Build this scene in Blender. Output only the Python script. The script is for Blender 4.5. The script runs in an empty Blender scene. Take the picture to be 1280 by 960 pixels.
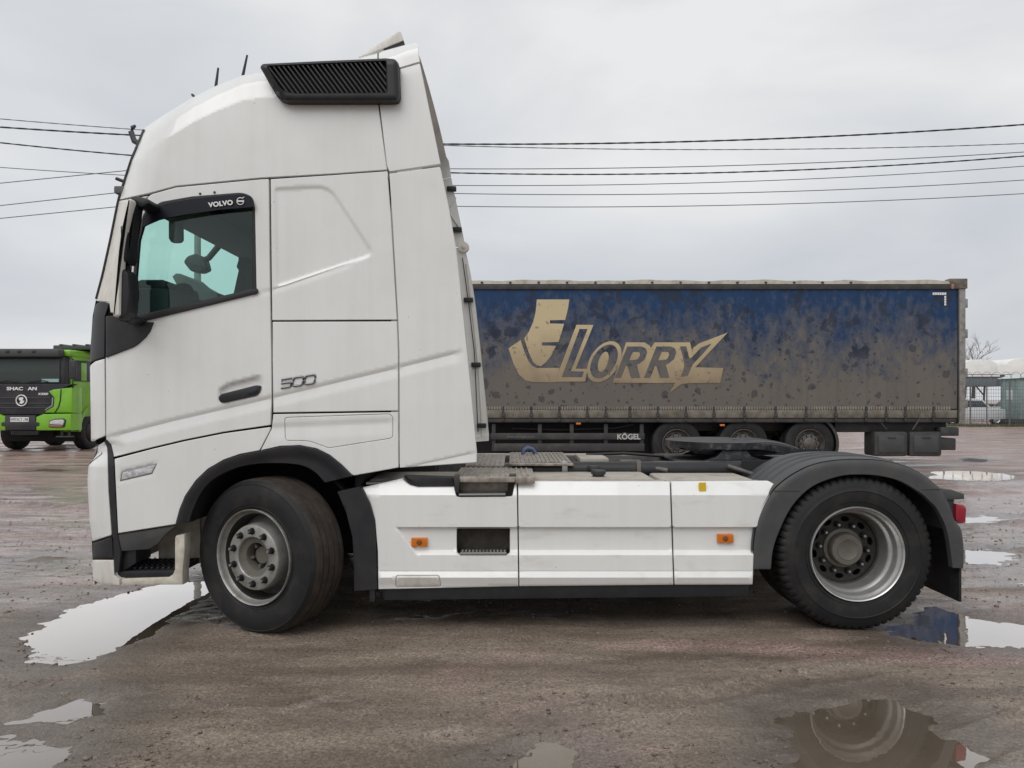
import bpy, bmesh, math, random
import numpy as np
from mathutils import Vector, Matrix
from mathutils.geometry import delaunay_2d_cdt

random.seed(7)
rng = np.random.default_rng(11)
SC = bpy.context.scene
COL = SC.collection
R = math.radians

# ------------------------------------------------------------------ camera
F, HZ, CZ, Y0 = 924.0, 499.0, 1.48, 4.69        # focal length in photo pixels, horizon row, eye height, distance to truck side
YC = Y0 + 1.25                                   # truck centre line
cam_d = bpy.data.cameras.new('camera'); cam = bpy.data.objects.new('camera', cam_d); COL.objects.link(cam)
cam.location = (0, 0, CZ); cam.rotation_euler = (R(90), 0, 0)
cam_d.sensor_width = 36; cam_d.lens = 36 * F / 1280; cam_d.shift_y = (HZ - 480) / 1280
cam_d.clip_start = 0.05; cam_d.clip_end = 2000
SC.camera = cam

# ------------------------------------------------------------------ sky, sun, exposure
SUN_EL, SUN_AZ = R(52), R(-28)                   # behind the camera, a little to the left
world = bpy.data.worlds.new('World'); SC.world = world; world.use_nodes = True
nt = world.node_tree; N = nt.nodes; L = nt.links
for n in list(N): N.remove(n)
wo = N.new('ShaderNodeOutputWorld'); bg = N.new('ShaderNodeBackground'); bg.inputs['Strength'].default_value = 0.10
sky = N.new('ShaderNodeTexSky'); sky.sky_type = 'NISHITA'; sky.sun_disc = False
sky.sun_elevation = SUN_EL; sky.sun_rotation = R(180) + SUN_AZ; sky.air_density = 1.0; sky.dust_density = 2.0
tc = N.new('ShaderNodeTexCoord')
mp = N.new('ShaderNodeMapping'); mp.inputs['Scale'].default_value = (1.0, 1.0, 2.6); mp.inputs['Location'].default_value = (16.99, 17.94, 15.7)
L.new(tc.outputs['Generated'], mp.inputs['Vector'])
n1 = N.new('ShaderNodeTexNoise'); n1.inputs['Scale'].default_value = 1.7; n1.inputs['Detail'].default_value = 6; n1.inputs['Roughness'].default_value = 0.5
n1.inputs['Distortion'].default_value = 0.35
L.new(mp.outputs['Vector'], n1.inputs['Vector'])
cr = N.new('ShaderNodeValToRGB')
cr.color_ramp.elements[0].position = 0.30; cr.color_ramp.elements[0].color = (0.605, 0.635, 0.685, 1)
cr.color_ramp.elements[1].position = 0.66; cr.color_ramp.elements[1].color = (0.90, 0.905, 0.905, 1)
e = cr.color_ramp.elements.new(0.48); e.color = (0.73, 0.748, 0.775, 1)
L.new(n1.outputs['Fac'], cr.inputs['Fac'])
sc_ = N.new('ShaderNodeVectorMath'); sc_.operation = 'SCALE'; sc_.inputs['Scale'].default_value = 9.6
L.new(cr.outputs['Color'], sc_.inputs[0])
mx = N.new('ShaderNodeMix'); mx.data_type = 'RGBA'; mx.inputs[0].default_value = 0.93      # a closed cloud deck over the clear sky
L.new(sky.outputs['Color'], mx.inputs[6]); L.new(sc_.outputs['Vector'], mx.inputs[7])
L.new(mx.outputs[2], bg.inputs['Color']); L.new(bg.outputs['Background'], wo.inputs['Surface'])

sun_d = bpy.data.lights.new('sun', 'SUN'); sun = bpy.data.objects.new('sun', sun_d); COL.objects.link(sun)
sun_d.energy = 1.4; sun_d.angle = R(50); sun_d.color = (1.0, 0.98, 0.955)
sd = Vector((math.sin(SUN_AZ) * math.cos(SUN_EL), -math.cos(SUN_AZ) * math.cos(SUN_EL), math.sin(SUN_EL)))
sun.rotation_euler = sd.to_track_quat('Z', 'Y').to_euler()
sun.location = (-4, -10, 14)

SC.view_settings.view_transform = 'Standard'; SC.view_settings.look = 'None'
SC.view_settings.exposure = 0.0; SC.view_settings.gamma = 1.0; SC.view_settings.use_curve_mapping = False
SC.render.engine = 'CYCLES'
SC.cycles.max_bounces = 7; SC.cycles.diffuse_bounces = 3; SC.cycles.glossy_bounces = 4; SC.cycles.caustics_reflective = False; SC.cycles.caustics_refractive = False; SC.cycles.transparent_max_bounces = 16
SC.cycles.use_denoising = True

# ------------------------------------------------------------------ helpers
def W(px, py, d=0.0):
    """photo pixel -> metres on the plane d behind the near side of the truck"""
    Y = Y0 + d
    return Vector(((px - 640) * Y / F, Y, CZ + (HZ - py) * Y / F))
def PW(px, py, Y):
    return Vector(((px - 640) * Y / F, Y, CZ + (HZ - py) * Y / F))

def link(o, parent=None, rootloc=None):
    COL.objects.link(o)
    if parent is not None:
        o.parent = parent
        if parent.type == 'EMPTY' and rootloc is None:
            o.matrix_parent_inverse = Matrix.Translation(-Vector(parent['_at'])) if '_at' in parent else Matrix.Identity(4)
    return o

def shade(me, ang=35):
    me.polygons.foreach_set('use_smooth', [True] * len(me.polygons))
    me.set_sharp_from_angle(angle=R(ang))

def mk(name, v, f, mat, parent=None, ang=35, mats=None, midx=None):
    me = bpy.data.meshes.new(name)
    me.from_pydata([tuple(p) for p in v], [], f); me.update()
    if mats:
        for m in mats: me.materials.append(m)
        if midx is not None: me.polygons.foreach_set('material_index', midx)
    else: me.materials.append(mat)
    if ang: shade(me, ang)
    o = bpy.data.objects.new(name, me)
    return link(o, parent)

def thing(name, label, cat, loc, group=None):
    o = bpy.data.objects.new(name, None); o.empty_display_size = 0.3
    COL.objects.link(o); o.location = loc; o['label'] = label; o['category'] = cat; o['_at'] = list(loc)
    if group: o['group'] = group
    return o
def tag(o, label, cat, group=None):
    o['label'] = label; o['category'] = cat
    if group: o['group'] = group
    return o
def part_empty(name, parent, loc, rot=(0, 0, 0)):
    """an Empty part whose children are given in its own local space"""
    o = bpy.data.objects.new(name, None); COL.objects.link(o)
    o.parent = parent
    if '_at' in parent: o.matrix_parent_inverse = Matrix.Translation(-Vector(parent['_at']))
    o.location = loc; o.rotation_euler = rot
    return o

def from_bm(name, bm, mat, parent=None, ang=35):
    bmesh.ops.recalc_face_normals(bm, faces=bm.faces)
    me = bpy.data.meshes.new(name); bm.to_mesh(me); bm.free(); me.materials.append(mat)
    if ang: shade(me, ang)
    return link(bpy.data.objects.new(name, me), parent)

def bm_box(bm, x0, x1, y0, y1, z0, z1, bev=0.0, seg=2):
    vs = [bm.verts.new((x, y, z)) for x in (x0, x1) for y in (y0, y1) for z in (z0, z1)]
    fs = [bm.faces.new([vs[i] for i in q]) for q in ((0, 1, 3, 2), (4, 6, 7, 5), (0, 4, 5, 1), (2, 3, 7, 6), (0, 2, 6, 4), (1, 5, 7, 3))]
    if bev > 0:
        es = {e for f in fs for e in f.edges}
        bmesh.ops.bevel(bm, geom=list(es), offset=bev, segments=seg, profile=0.5, affect='EDGES')
    return fs
def box(name, b, mat, parent=None, bev=0.006, ang=40):
    bm = bmesh.new(); bm_box(bm, *b, bev=bev)
    return from_bm(name, bm, mat, parent, ang)

def bm_prism(bm, pts, y0, y1, bev=0.0):
    """XZ outline pushed through from y0 to y1"""
    a = [bm.verts.new((p[0], y0, p[1])) for p in pts]; b = [bm.verts.new((p[0], y1, p[1])) for p in pts]
    n = len(pts)
    fs = [bm.faces.new(a), bm.faces.new(b[::-1])]
    for i in range(n): fs.append(bm.faces.new((a[i], b[i], b[(i + 1) % n], a[(i + 1) % n])))
    if bev > 0:
        bmesh.ops.recalc_face_normals(bm, faces=fs)
        es = [e for e in set(fs[0].edges) | set(fs[1].edges)]
        bmesh.ops.bevel(bm, geom=es, offset=bev, segments=2, profile=0.5, affect='EDGES')
def prism(name, pts, y0, y1, mat, parent=None, bev=0.0, ang=40):
    bm = bmesh.new(); bm_prism(bm, pts, y0, y1, bev)
    return from_bm(name, bm, mat, parent, ang)
def px_prism(name, pp, Ya, Yb, mat, parent=None, bev=0.0, Yref=None, ang=40, rnd=0):
    """outline read off the photo at depth Yref, given real thickness"""
    if rnd: pp = roundpoly(pp, rnd)
    Yr = Ya if Yref is None else Yref
    pts = [(PW(p[0], p[1], Yr).x, PW(p[0], p[1], Yr).z) for p in pp]
    return prism(name, pts, Ya, Yb, mat, parent, bev, ang)

def bm_tube(bm, pts, r, n=8, cap=True, twist=0):
    pts = [Vector(p) for p in pts]; rings = []
    up = Vector((0, 0, 1))
    for i, p in enumerate(pts):
        t = (pts[min(i + 1, len(pts) - 1)] - pts[max(i - 1, 0)]).normalized()
        u = t.cross(up)
        if u.length < 1e-3: u = t.cross(Vector((0, 1, 0)))
        u.normalize(); v = t.cross(u).normalized()
        rr = r[i] if isinstance(r, (list, tuple)) else r
        rings.append([bm.verts.new(p + (u * math.cos(a + twist * i) + v * math.sin(a + twist * i)) * rr) for a in [2 * math.pi * k / n for k in range(n)]])
    for a, b in zip(rings, rings[1:]):
        for k in range(n): bm.faces.new((a[k], a[(k + 1) % n], b[(k + 1) % n], b[k]))
    if cap: bm.faces.new(rings[0][::-1]); bm.faces.new(rings[-1])
def tube(name, pts, r, mat, parent=None, n=8, ang=50):
    bm = bmesh.new(); bm_tube(bm, pts, r, n); return from_bm(name, bm, mat, parent, ang)

def roundpoly(p, r, n=5):
    out = []; m = len(p)
    for i in range(m):
        a, b, c = (Vector(p[i - 1][:2]), Vector(p[i][:2]), Vector(p[(i + 1) % m][:2]))
        rr = p[i][2] if len(p[i]) > 2 else r
        u, v = a - b, c - b
        k = min(rr, u.length * 0.45, v.length * 0.45)
        if k < 0.05 or u.normalized().dot(v.normalized()) < -0.995: out.append((b.x, b.y)); continue
        s, e_ = b + u.normalized() * k, b + v.normalized() * k
        for j in range(n + 1):
            t = j / n; q = s * (1 - t) ** 2 + b * 2 * t * (1 - t) + e_ * t * t
            out.append((q.x, q.y))
    return out
def area2(p): return sum(p[i - 1][0] * p[i][1] - p[i][0] * p[i - 1][1] for i in range(len(p)))
def resample(p, s):
    out = []
    for i in range(len(p)):
        a, b = Vector(p[i]), Vector(p[(i + 1) % len(p)]); l = (b - a).length
        k = max(1, int(round(l / s)))
        for j in range(k): q = a + (b - a) * (j / k); out.append((q.x, q.y))
    return out
def inset(p, g):
    """move a closed outline inwards by g"""
    s = 1 if area2(p) > 0 else -1; out = []; m = len(p)
    for i in range(m):
        a, b, c = Vector(p[i - 1]), Vector(p[i]), Vector(p[(i + 1) % m])
        u, v = (b - a), (c - b)
        if u.length < 1e-6 or v.length < 1e-6: out.append(p[i]); continue
        u.normalize(); v.normalize()
        n1_, n2_ = Vector((-u.y, u.x)) * s, Vector((-v.y, v.x)) * s
        n_ = n1_ + n2_
        if n_.length < 1e-6: out.append(p[i]); continue
        n_.normalize(); k = max(0.5, n_.dot(n1_))
        q = b + n_ * (g / k); out.append((q.x, q.y))
    return out
def spl(p, n=4):
    """smooth curve through the points of an open outline"""
    P = [Vector(q[:2]) for q in p]; out = []
    for i in range(len(P) - 1):
        a, b, c, d = P[max(i - 1, 0)], P[i], P[i + 1], P[min(i + 2, len(P) - 1)]
        for j in range(n):
            t = j / n; q = 0.5 * ((2 * b) + (c - a) * t + (2 * a - 5 * b + 4 * c - d) * t * t + (3 * b - a - 3 * c + d) * t ** 3); out.append((q.x, q.y))
    out.append((P[-1].x, P[-1].y)); return out
def pip(P, poly):
    x, y = P[:, 0], P[:, 1]; r = np.zeros(len(P), bool); m = len(poly)
    for i in range(m):
        (x1, y1), (x2, y2) = poly[i - 1], poly[i]
        if y1 == y2: continue
        c = ((y1 > y) != (y2 > y)) & (x < (x2 - x1) * (y - y1) / (y2 - y1) + x1)
        r ^= c
    return r
def sdist(P, poly, closed=True):
    d = np.full(len(P), 1e9); m = len(poly)
    for i in range(m if closed else m - 1):
        a = np.array(poly[i][:2], float); b = np.array(poly[(i + 1) % m][:2], float); ab = b - a
        t = np.clip(((P - a) @ ab) / max(ab @ ab, 1e-9), 0, 1)
        d = np.minimum(d, np.hypot(*(P - a - t[:, None] * ab).T))
    if closed: d = np.where(pip(P, poly), d, -d)      # positive inside
    return d
def sm(t): t = np.clip(t, 0, 1); return t * t * (3 - 2 * t)

def panel(name, poly, mat, parent, off, holes=(), gap=0.35, grid=3.0, thick=0.022, bev=0.7, bevd=0.004, rnd=1.2, extra=(), back=None,
          mirror=False, mir_name=None, base=0.0, hole_rnd=1.2):
    """a pressed body panel: outline in photo pixels on the truck's side, depth from off(), rolled edge, real thickness"""
    P0 = inset(resample(roundpoly(poly, rnd), grid), gap); P1 = inset(P0, bev)
    H0 = [inset(resample(roundpoly(h, hole_rnd), grid), -gap) for h in holes]; H1 = [inset(h, -bev) for h in H0]
    pts = []; edges = []; ring = []
    for lp in [P0, P1] + H0 + H1:
        s = len(pts); pts += lp; edges += [(s + i, s + (i + 1) % len(lp)) for i in range(len(lp))]
    nb = len(P0)
    xs = [p[0] for p in poly]; ys = [p[1] for p in poly]
    gx, gy = np.meshgrid(np.arange(min(xs), max(xs), grid), np.arange(min(ys), max(ys), grid))
    gx = gx + (np.arange(gx.shape[0]) % 2)[:, None] * grid * 0.5
    G = np.stack([gx.ravel(), gy.ravel()], 1)
    if len(extra):
        E = []
        for pl in extra:
            for a, b in zip(pl, pl[1:]):
                a, b = np.array(a, float), np.array(b, float); k = max(2, int(np.hypot(*(b - a)) / (grid * 0.55)))
                E += [a + (b - a) * t for t in np.linspace(0, 1, k)]
        E = np.array(E)
        keep = np.ones(len(G), bool)
        for s in range(0, len(E), 400):
            dd = np.hypot(G[:, None, 0] - E[None, s:s + 400, 0], G[:, None, 1] - E[None, s:s + 400, 1]).min(1); keep &= dd > grid * 0.35
        G = np.concatenate([G[keep], E])
    ok = sdist(G, P1) > grid * 0.3
    for h in H1: ok &= sdist(G, h) < -grid * 0.3
    G = G[ok]
    allp = pts + [tuple(g) for g in G]
    vv, ee, ff, ov, oe, of = delaunay_2d_cdt([Vector(p) for p in allp], edges, [], 0, 1e-5)
    V = np.array([(p.x, p.y) for p in vv]); T = np.array([f for f in ff if len(f) == 3])
    C = V[T].mean(1); ok = pip(C, P0)
    for h in H0: ok &= ~pip(C, h)
    T = T[ok]
    # orientation towards the camera
    a, b, c = V[T[:, 0]], V[T[:, 1]], V[T[:, 2]]
    cr_ = (b[:, 0] - a[:, 0]) * (c[:, 1] - a[:, 1]) - (b[:, 1] - a[:, 1]) * (c[:, 0] - a[:, 0])
    T[cr_ > 0] = T[cr_ > 0][:, [0, 2, 1]]
    d = off(V[:, 0], V[:, 1]) + base
    edge0 = np.zeros(len(V), bool)
    bd = np.minimum.reduce([np.abs(sdist(V, P0))] + [np.abs(sdist(V, h)) for h in H0])
    edge0 = bd < 0.05
    d = d + np.where(edge0, bevd, 0)
    Y = Y0 + d
    X = (V[:, 0] - 640) * Y / F; Z = CZ + (HZ - V[:, 1]) * Y / F
    n = len(V)
    front = np.stack([X, Y, Z], 1); rear = front + np.array([0, thick, 0])
    # boundary edges
    cnt = {}
    for t in T:
        for i in range(3):
            e_ = (t[i], t[(i + 1) % 3]); k = (min(e_), max(e_))
            cnt[k] = None if k in cnt else e_
    faces = [tuple(t) for t in T]; nf = len(faces)
    sides = [(e_[1], e_[0], e_[0] + n, e_[1] + n) for e_ in cnt.values() if e_]
    backs = [(t[0] + n, t[2] + n, t[1] + n) for t in T]
    faces = faces + sides + backs
    mi = [0] * (nf + len(sides)) + [1] * len(backs)
    verts = np.concatenate([front, rear])
    o = mk(name, verts, faces, None, parent, 32, [mat, back or mat], mi)
    if mirror:
        v2 = verts.copy(); v2[:, 1] = 2 * YC - v2[:, 1]
        o2 = mk(mir_name or name, v2, [f[::-1] for f in faces], None, parent, 32, [mat, back or mat], mi)
        return o, o2
    return o

def text_mesh(name, s, size, mat, parent, origin, xdir, zdir, depth=0.003, fontw=1.0, shear=0.0, spacing=1.0, offset=0.0, align='CENTER'):
    cu = bpy.data.curves.new(name, 'FONT'); cu.body = s; cu.size = size; cu.extrude = depth / 2; cu.align_x = align; cu.align_y = 'CENTER'
    cu.shear = shear; cu.space_character = spacing; cu.offset = offset
    tmp = bpy.data.objects.new(name + '_tmp', cu); COL.objects.link(tmp)
    dg = bpy.context.evaluated_depsgraph_get()
    me = bpy.data.meshes.new_from_object(tmp.evaluated_get(dg))
    bpy.data.objects.remove(tmp); bpy.data.curves.remove(cu)
    xd, zd = Vector(xdir), Vector(zdir); nd = xd.cross(zd)
    for v in me.vertices:
        v.co = Vector(origin) + xd * (v.co.x * fontw) + zd * v.co.y + nd * v.co.z
    me.materials.clear(); me.materials.append(mat); me.name = name
    return link(bpy.data.objects.new(name, me), parent)

def lathe(name, prof, mat, parent, seg=64, ang=30, mod=None, mats=None, close=False):
    """revolve (radius, y) about the Y axis"""
    v = []; f = []; m = len(prof)
    for k in range(seg):
        a = 2 * math.pi * k / seg; c, s = math.cos(a), math.sin(a)
        for j, (r, y) in enumerate(prof):
            rr = r + (mod(j, k) if mod else 0); v.append((rr * c, y, rr * s))
    for k in range(seg):
        for j in range(m - 1 if not close else m):
            j2 = (j + 1) % m
            f.append((k * m + j, k * m + j2, ((k + 1) % seg) * m + j2, ((k + 1) % seg) * m + j))
    if not close:
        for j in (0, m - 1):
            if prof[j][0] > 1e-4 and mats == 'cap': f.append([k * m + j for k in range(seg)][::1 if j else -1])
    bm = bmesh.new(); me = bpy.data.meshes.new(name); me.from_pydata(v, [], f); bm.from_mesh(me); bpy.data.meshes.remove(me)
    bmesh.ops.remove_doubles(bm, verts=bm.verts, dist=1e-5)
    return from_bm(name, bm, mat, parent, ang)

# ------------------------------------------------------------------ materials
def newmat(name):
    m = bpy.data.materials.new(name); m.use_nodes = True
    return m, m.node_tree.nodes, m.node_tree.links, m.node_tree.nodes['Principled BSDF']
def noise_node(N_, L_, scale, detail=5, rough=0.55, vec=None, dist=0.0, stretch=None):
    n_ = N_.new('ShaderNodeTexNoise'); n_.inputs['Scale'].default_value = scale; n_.inputs['Detail'].default_value = detail
    n_.inputs['Roughness'].default_value = rough; n_.inputs['Distortion'].default_value = dist
    if vec is None:
        t = N_.new('ShaderNodeTexCoord'); vec = t.outputs['Object']
    if stretch:
        mp_ = N_.new('ShaderNodeMapping'); mp_.inputs['Scale'].default_value = stretch; L_.new(vec, mp_.inputs['Vector']); vec = mp_.outputs['Vector']
    L_.new(vec, n_.inputs['Vector']); return n_
def ramp(N_, L_, src, p0, p1, c0=(0, 0, 0, 1), c1=(1, 1, 1, 1)):
    r_ = N_.new('ShaderNodeValToRGB'); r_.color_ramp.elements[0].position = p0; r_.color_ramp.elements[1].position = p1
    r_.color_ramp.elements[0].color = c0; r_.color_ramp.elements[1].color = c1; L_.new(src, r_.inputs['Fac']); return r_
def mixc(N_, L_, fac, a, b, mode='MIX'):
    m_ = N_.new('ShaderNodeMix'); m_.data_type = 'RGBA'; m_.blend_type = mode
    for sock, val in ((0, fac), (6, a), (7, b)):
        if hasattr(val, 'is_linked') or hasattr(val, 'links'): L_.new(val, m_.inputs[sock])
        else: m_.inputs[sock].default_value = val if sock == 0 else (*val[:3], 1)
    return m_.outputs[2]
def mat(name, col, rough=0.5, metal=0.0, spec=0.5, dirt=None, dscale=6, dlo=0.45, dhi=0.75, damt=1.0, dstretch=None, bump=0.0, bscale=120, coat=0.0, bdist=0.002, rvar=0.0, streak=0.0):
    m, N_, L_, b = newmat(name)
    b.inputs['Base Color'].default_value = (*col, 1); b.inputs['Roughness'].default_value = rough; b.inputs['Metallic'].default_value = metal
    b.inputs['Specular IOR Level'].default_value = spec; b.inputs['Coat Weight'].default_value = coat; b.inputs['Coat Roughness'].default_value = 0.05
    if dirt:
        n_ = noise_node(N_, L_, dscale, 7, 0.6, stretch=dstretch)
        r_ = ramp(N_, L_, n_.outputs['Fac'], dlo, dhi, (0, 0, 0, 1), (damt, damt, damt, 1))
        L_.new(mixc(N_, L_, r_.outputs['Color'], col, dirt), b.inputs['Base Color'])
        if rvar:
            mr = N_.new('ShaderNodeMapRange'); L_.new(r_.outputs['Color'], mr.inputs[0]); mr.inputs[3].default_value = rough; mr.inputs[4].default_value = rough + rvar
            L_.new(mr.outputs[0], b.inputs['Roughness'])
    if streak:                                                    # rain-run road film and stone chips
        src = b.inputs['Base Color'].links[0].from_socket
        ns1 = noise_node(N_, L_, 1.0, 5, 0.6, stretch=(11, 11, 0.55)); r1 = ramp(N_, L_, ns1.outputs['Fac'], 0.42, 0.72, (1, 1, 1, 1), (1 - streak, 1 - streak, 1 - streak * 1.05, 1))
        src = mixc(N_, L_, 1.0, src, r1.outputs['Color'], 'MULTIPLY')
        vo_ = N_.new('ShaderNodeTexVoronoi'); vo_.inputs['Scale'].default_value = 7.0; t_ = N_.new('ShaderNodeTexCoord'); L_.new(t_.outputs['Object'], vo_.inputs['Vector'])
        r2 = ramp(N_, L_, vo_.outputs['Distance'], 0.022, 0.030, (0.75, 0.75, 0.75, 1), (0, 0, 0, 1)); L_.new(mixc(N_, L_, r2.outputs['Color'], src, (0.30, 0.27, 0.23)), b.inputs['Base Color'])
    if bump:
        n2_ = noise_node(N_, L_, bscale, 3, 0.6); bp = N_.new('ShaderNodeBump'); bp.inputs['Strength'].default_value = bump; bp.inputs['Distance'].default_value = bdist
        L_.new(n2_.outputs['Fac'], bp.inputs['Height']); L_.new(bp.outputs['Normal'], b.inputs['Normal'])
    return m

M = {}
M['white'] = mat('white_paint', (0.79, 0.795, 0.78), 0.28, dirt=(0.62, 0.605, 0.57), dscale=2.2, dlo=0.45, dhi=0.9, damt=0.45, coat=0.7, rvar=0.2, streak=0.05)
M['white_skirt'] = mat('white_paint_splashed', (0.80, 0.803, 0.785), 0.28, dirt=(0.52, 0.47, 0.39), dscale=5.5, dlo=0.56, dhi=0.86, damt=0.6, coat=0.6, rvar=0.3, dstretch=(0.7, 1, 1.9), streak=0.05)
M['white_dirty'] = mat('white_paint_dirty', (0.74, 0.725, 0.68), 0.42, dirt=(0.42, 0.37, 0.30), dscale=9, dlo=0.42, dhi=0.8, damt=0.75, rvar=0.3, dstretch=(1, 1, 0.35))
M['white_grimy'] = mat('white_plastic_grimy', (0.62, 0.58, 0.50), 0.5, dirt=(0.33, 0.28, 0.21), dscale=14, dlo=0.4, dhi=0.75, damt=0.8)
M['black'] = mat('black_plastic', (0.017, 0.018, 0.022), 0.46, spec=0.4, dirt=(0.035, 0.033, 0.032), dscale=8, dlo=0.4, dhi=0.8, bump=0.15, bscale=300, bdist=0.001)
M['black_gloss'] = mat('black_gloss', (0.014, 0.016, 0.024), 0.18, coat=0.3)
M['fender'] = mat('fender_plastic', (0.050, 0.052, 0.055), 0.50, dirt=(0.085, 0.081, 0.075), dscale=7, dlo=0.42, dhi=0.85, bump=0.12, bscale=200, bdist=0.001, rvar=0.15)
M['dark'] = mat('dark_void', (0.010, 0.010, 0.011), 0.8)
M['rubber'] = mat('tyre_rubber', (0.013, 0.013, 0.0145), 0.62, dirt=(0.040, 0.036, 0.031), dscale=6, dlo=0.48, dhi=0.8, bump=0.3, bscale=90, bdist=0.003, spec=0.35)
M['tread'] = mat('tyre_rubber_muddy', (0.026, 0.022, 0.019), 0.75, dirt=(0.062, 0.047, 0.036), dscale=14, dlo=0.35, dhi=0.75, bump=0.3, bscale=120, bdist=0.004, spec=0.3)
M['rim'] = mat('rim_silver', (0.60, 0.60, 0.59), 0.34, metal=0.75, dirt=(0.22, 0.20, 0.17), dscale=11, dlo=0.48, dhi=0.85, damt=0.7, rvar=0.2)
M['rim_front'] = mat('rim_grey', (0.38, 0.375, 0.36), 0.42, metal=0.5, dirt=(0.16, 0.14, 0.115), dscale=12, dlo=0.4, dhi=0.75, damt=0.8, rvar=0.2)
M['rim_dark'] = mat('rim_near_black', (0.026, 0.024, 0.022), 0.6, metal=0.1, dirt=(0.05, 0.044, 0.036), dscale=16, dlo=0.4, dhi=0.7)  # near-black tone for rim wells, rear discs and background rims
M['hub'] = mat('hub_grey', (0.155, 0.145, 0.125), 0.5, metal=0.2, dirt=(0.11, 0.095, 0.075), dscale=12)
M['nut'] = mat('nut_black', (0.02, 0.02, 0.022), 0.35, metal=0.3)
M['steel'] = mat('bare_steel', (0.42, 0.42, 0.42), 0.3, metal=0.9)
M['frame'] = mat('chassis_grey', (0.075, 0.075, 0.078), 0.55, metal=0.2, dirt=(0.20, 0.175, 0.145), dscale=7, dlo=0.4, dhi=0.75, bump=0.2, bscale=80)
M['frame_dark'] = mat('chassis_dark', (0.03, 0.03, 0.032), 0.6, dirt=(0.09, 0.08, 0.065), dscale=6, dlo=0.45, dhi=0.8, bump=0.2, bscale=60)
M['alu_dirty'] = mat('checker_plate', (0.40, 0.365, 0.32), 0.5, metal=0.25, dirt=(0.185, 0.15, 0.118), dscale=16, dlo=0.35, dhi=0.68)
M['dust_top'] = mat('dusty_tank_top', (0.42, 0.385, 0.335), 0.7, dirt=(0.28, 0.245, 0.20), dscale=8)
M['grease'] = mat('greasy_steel', (0.045, 0.046, 0.05), 0.28, metal=0.6, dirt=(0.14, 0.14, 0.145), dscale=20, dlo=0.5, dhi=0.7, bump=0.5, bscale=50, bdist=0.004)
M['lining'] = mat('cab_lining', (0.12, 0.125, 0.12), 0.85)
M['lining_dark'] = mat('cab_trim_dark', (0.03, 0.032, 0.034), 0.7)
M['chrome'] = mat('badge_chrome', (0.34, 0.345, 0.36), 0.22, metal=0.9)
M['badge'] = mat('badge_grey', (0.20, 0.205, 0.215), 0.32, metal=0.6)
M['ind_lens'] = mat('indicator_lens', (0.66, 0.665, 0.67), 0.12, coat=0.6, dirt=(0.40, 0.40, 0.41), dscale=40, dlo=0.4, dhi=0.6)
M['print_white'] = mat('print_white', (0.8, 0.8, 0.8), 0.5)
M['seal'] = mat('rubber_seal', (0.012, 0.012, 0.013), 0.55)
def lens(name, col, rough=0.15):
    m = mat(name, col, rough, coat=0.5, bump=0.2, bscale=180); return m
M['amber'] = lens('amber_lens', (0.62, 0.17, 0.012)); M['red'] = lens('red_lens', (0.30, 0.012, 0.03)); M['yellow'] = mat('yellow_sticker', (0.68, 0.46, 0.02), 0.5)
M['amber_dark'] = mat('amber_core', (0.22, 0.07, 0.01), 0.3)
def glass(name, tint, rough=0.02, ior=1.5, body=None, bodyfac=0.0):
    m = bpy.data.materials.new(name); m.use_nodes = True; N_ = m.node_tree.nodes; L_ = m.node_tree.links
    for n_ in list(N_): N_.remove(n_)
    o_ = N_.new('ShaderNodeOutputMaterial'); t_ = N_.new('ShaderNodeBsdfTransparent'); t_.inputs['Color'].default_value = (*tint, 1)
    g_ = N_.new('ShaderNodeBsdfGlossy'); g_.inputs['Roughness'].default_value = rough
    lw = N_.new('ShaderNodeLayerWeight'); lw.inputs['Blend'].default_value = 0.5; pw_ = N_.new('ShaderNodeMath'); pw_.operation = 'POWER'; pw_.inputs[1].default_value = 5.0
    f0 = ((ior - 1) / (ior + 1)) ** 2; mr_ = N_.new('ShaderNodeMapRange'); mr_.inputs[3].default_value = f0; mr_.inputs[4].default_value = 1.0; mx_ = N_.new('ShaderNodeMixShader')
    L_.new(lw.outputs['Facing'], pw_.inputs[0]); L_.new(pw_.outputs[0], mr_.inputs[0]); L_.new(mr_.outputs[0], mx_.inputs['Fac']); L_.new(t_.outputs[0], mx_.inputs[1]); L_.new(g_.outputs[0], mx_.inputs[2])
    last = mx_.outputs[0]
    if body:
        d_ = N_.new('ShaderNodeBsdfDiffuse'); d_.inputs['Color'].default_value = (*body, 1); m2 = N_.new('ShaderNodeMixShader'); m2.inputs['Fac'].default_value = bodyfac
        L_.new(last, m2.inputs[1]); L_.new(d_.outputs[0], m2.inputs[2]); last = m2.outputs[0]
    L_.new(last, o_.inputs['Surface']); return m
M['glass'] = glass('side_glass', (0.80, 0.955, 0.915)); M['windscreen'] = glass('windscreen_glass', (0.80, 0.955, 0.915), ior=1.3)
M['visor'] = mat('smoked_visor', (0.008, 0.009, 0.015), 0.3, spec=0.25)
M['pocket'] = mat('step_pocket_lining', (0.045, 0.038, 0.031), 0.7, dirt=(0.10, 0.085, 0.068), dscale=10)
M['rim_trailer'] = mat('rim_trailer', (0.15, 0.145, 0.135), 0.55, metal=0.3, dirt=(0.07, 0.06, 0.05), dscale=12, dlo=0.35, dhi=0.65)
M['lampglass'] = glass('lamp_glass', (0.85, 0.87, 0.88), body=(0.62, 0.62, 0.62), bodyfac=0.55)

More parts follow.
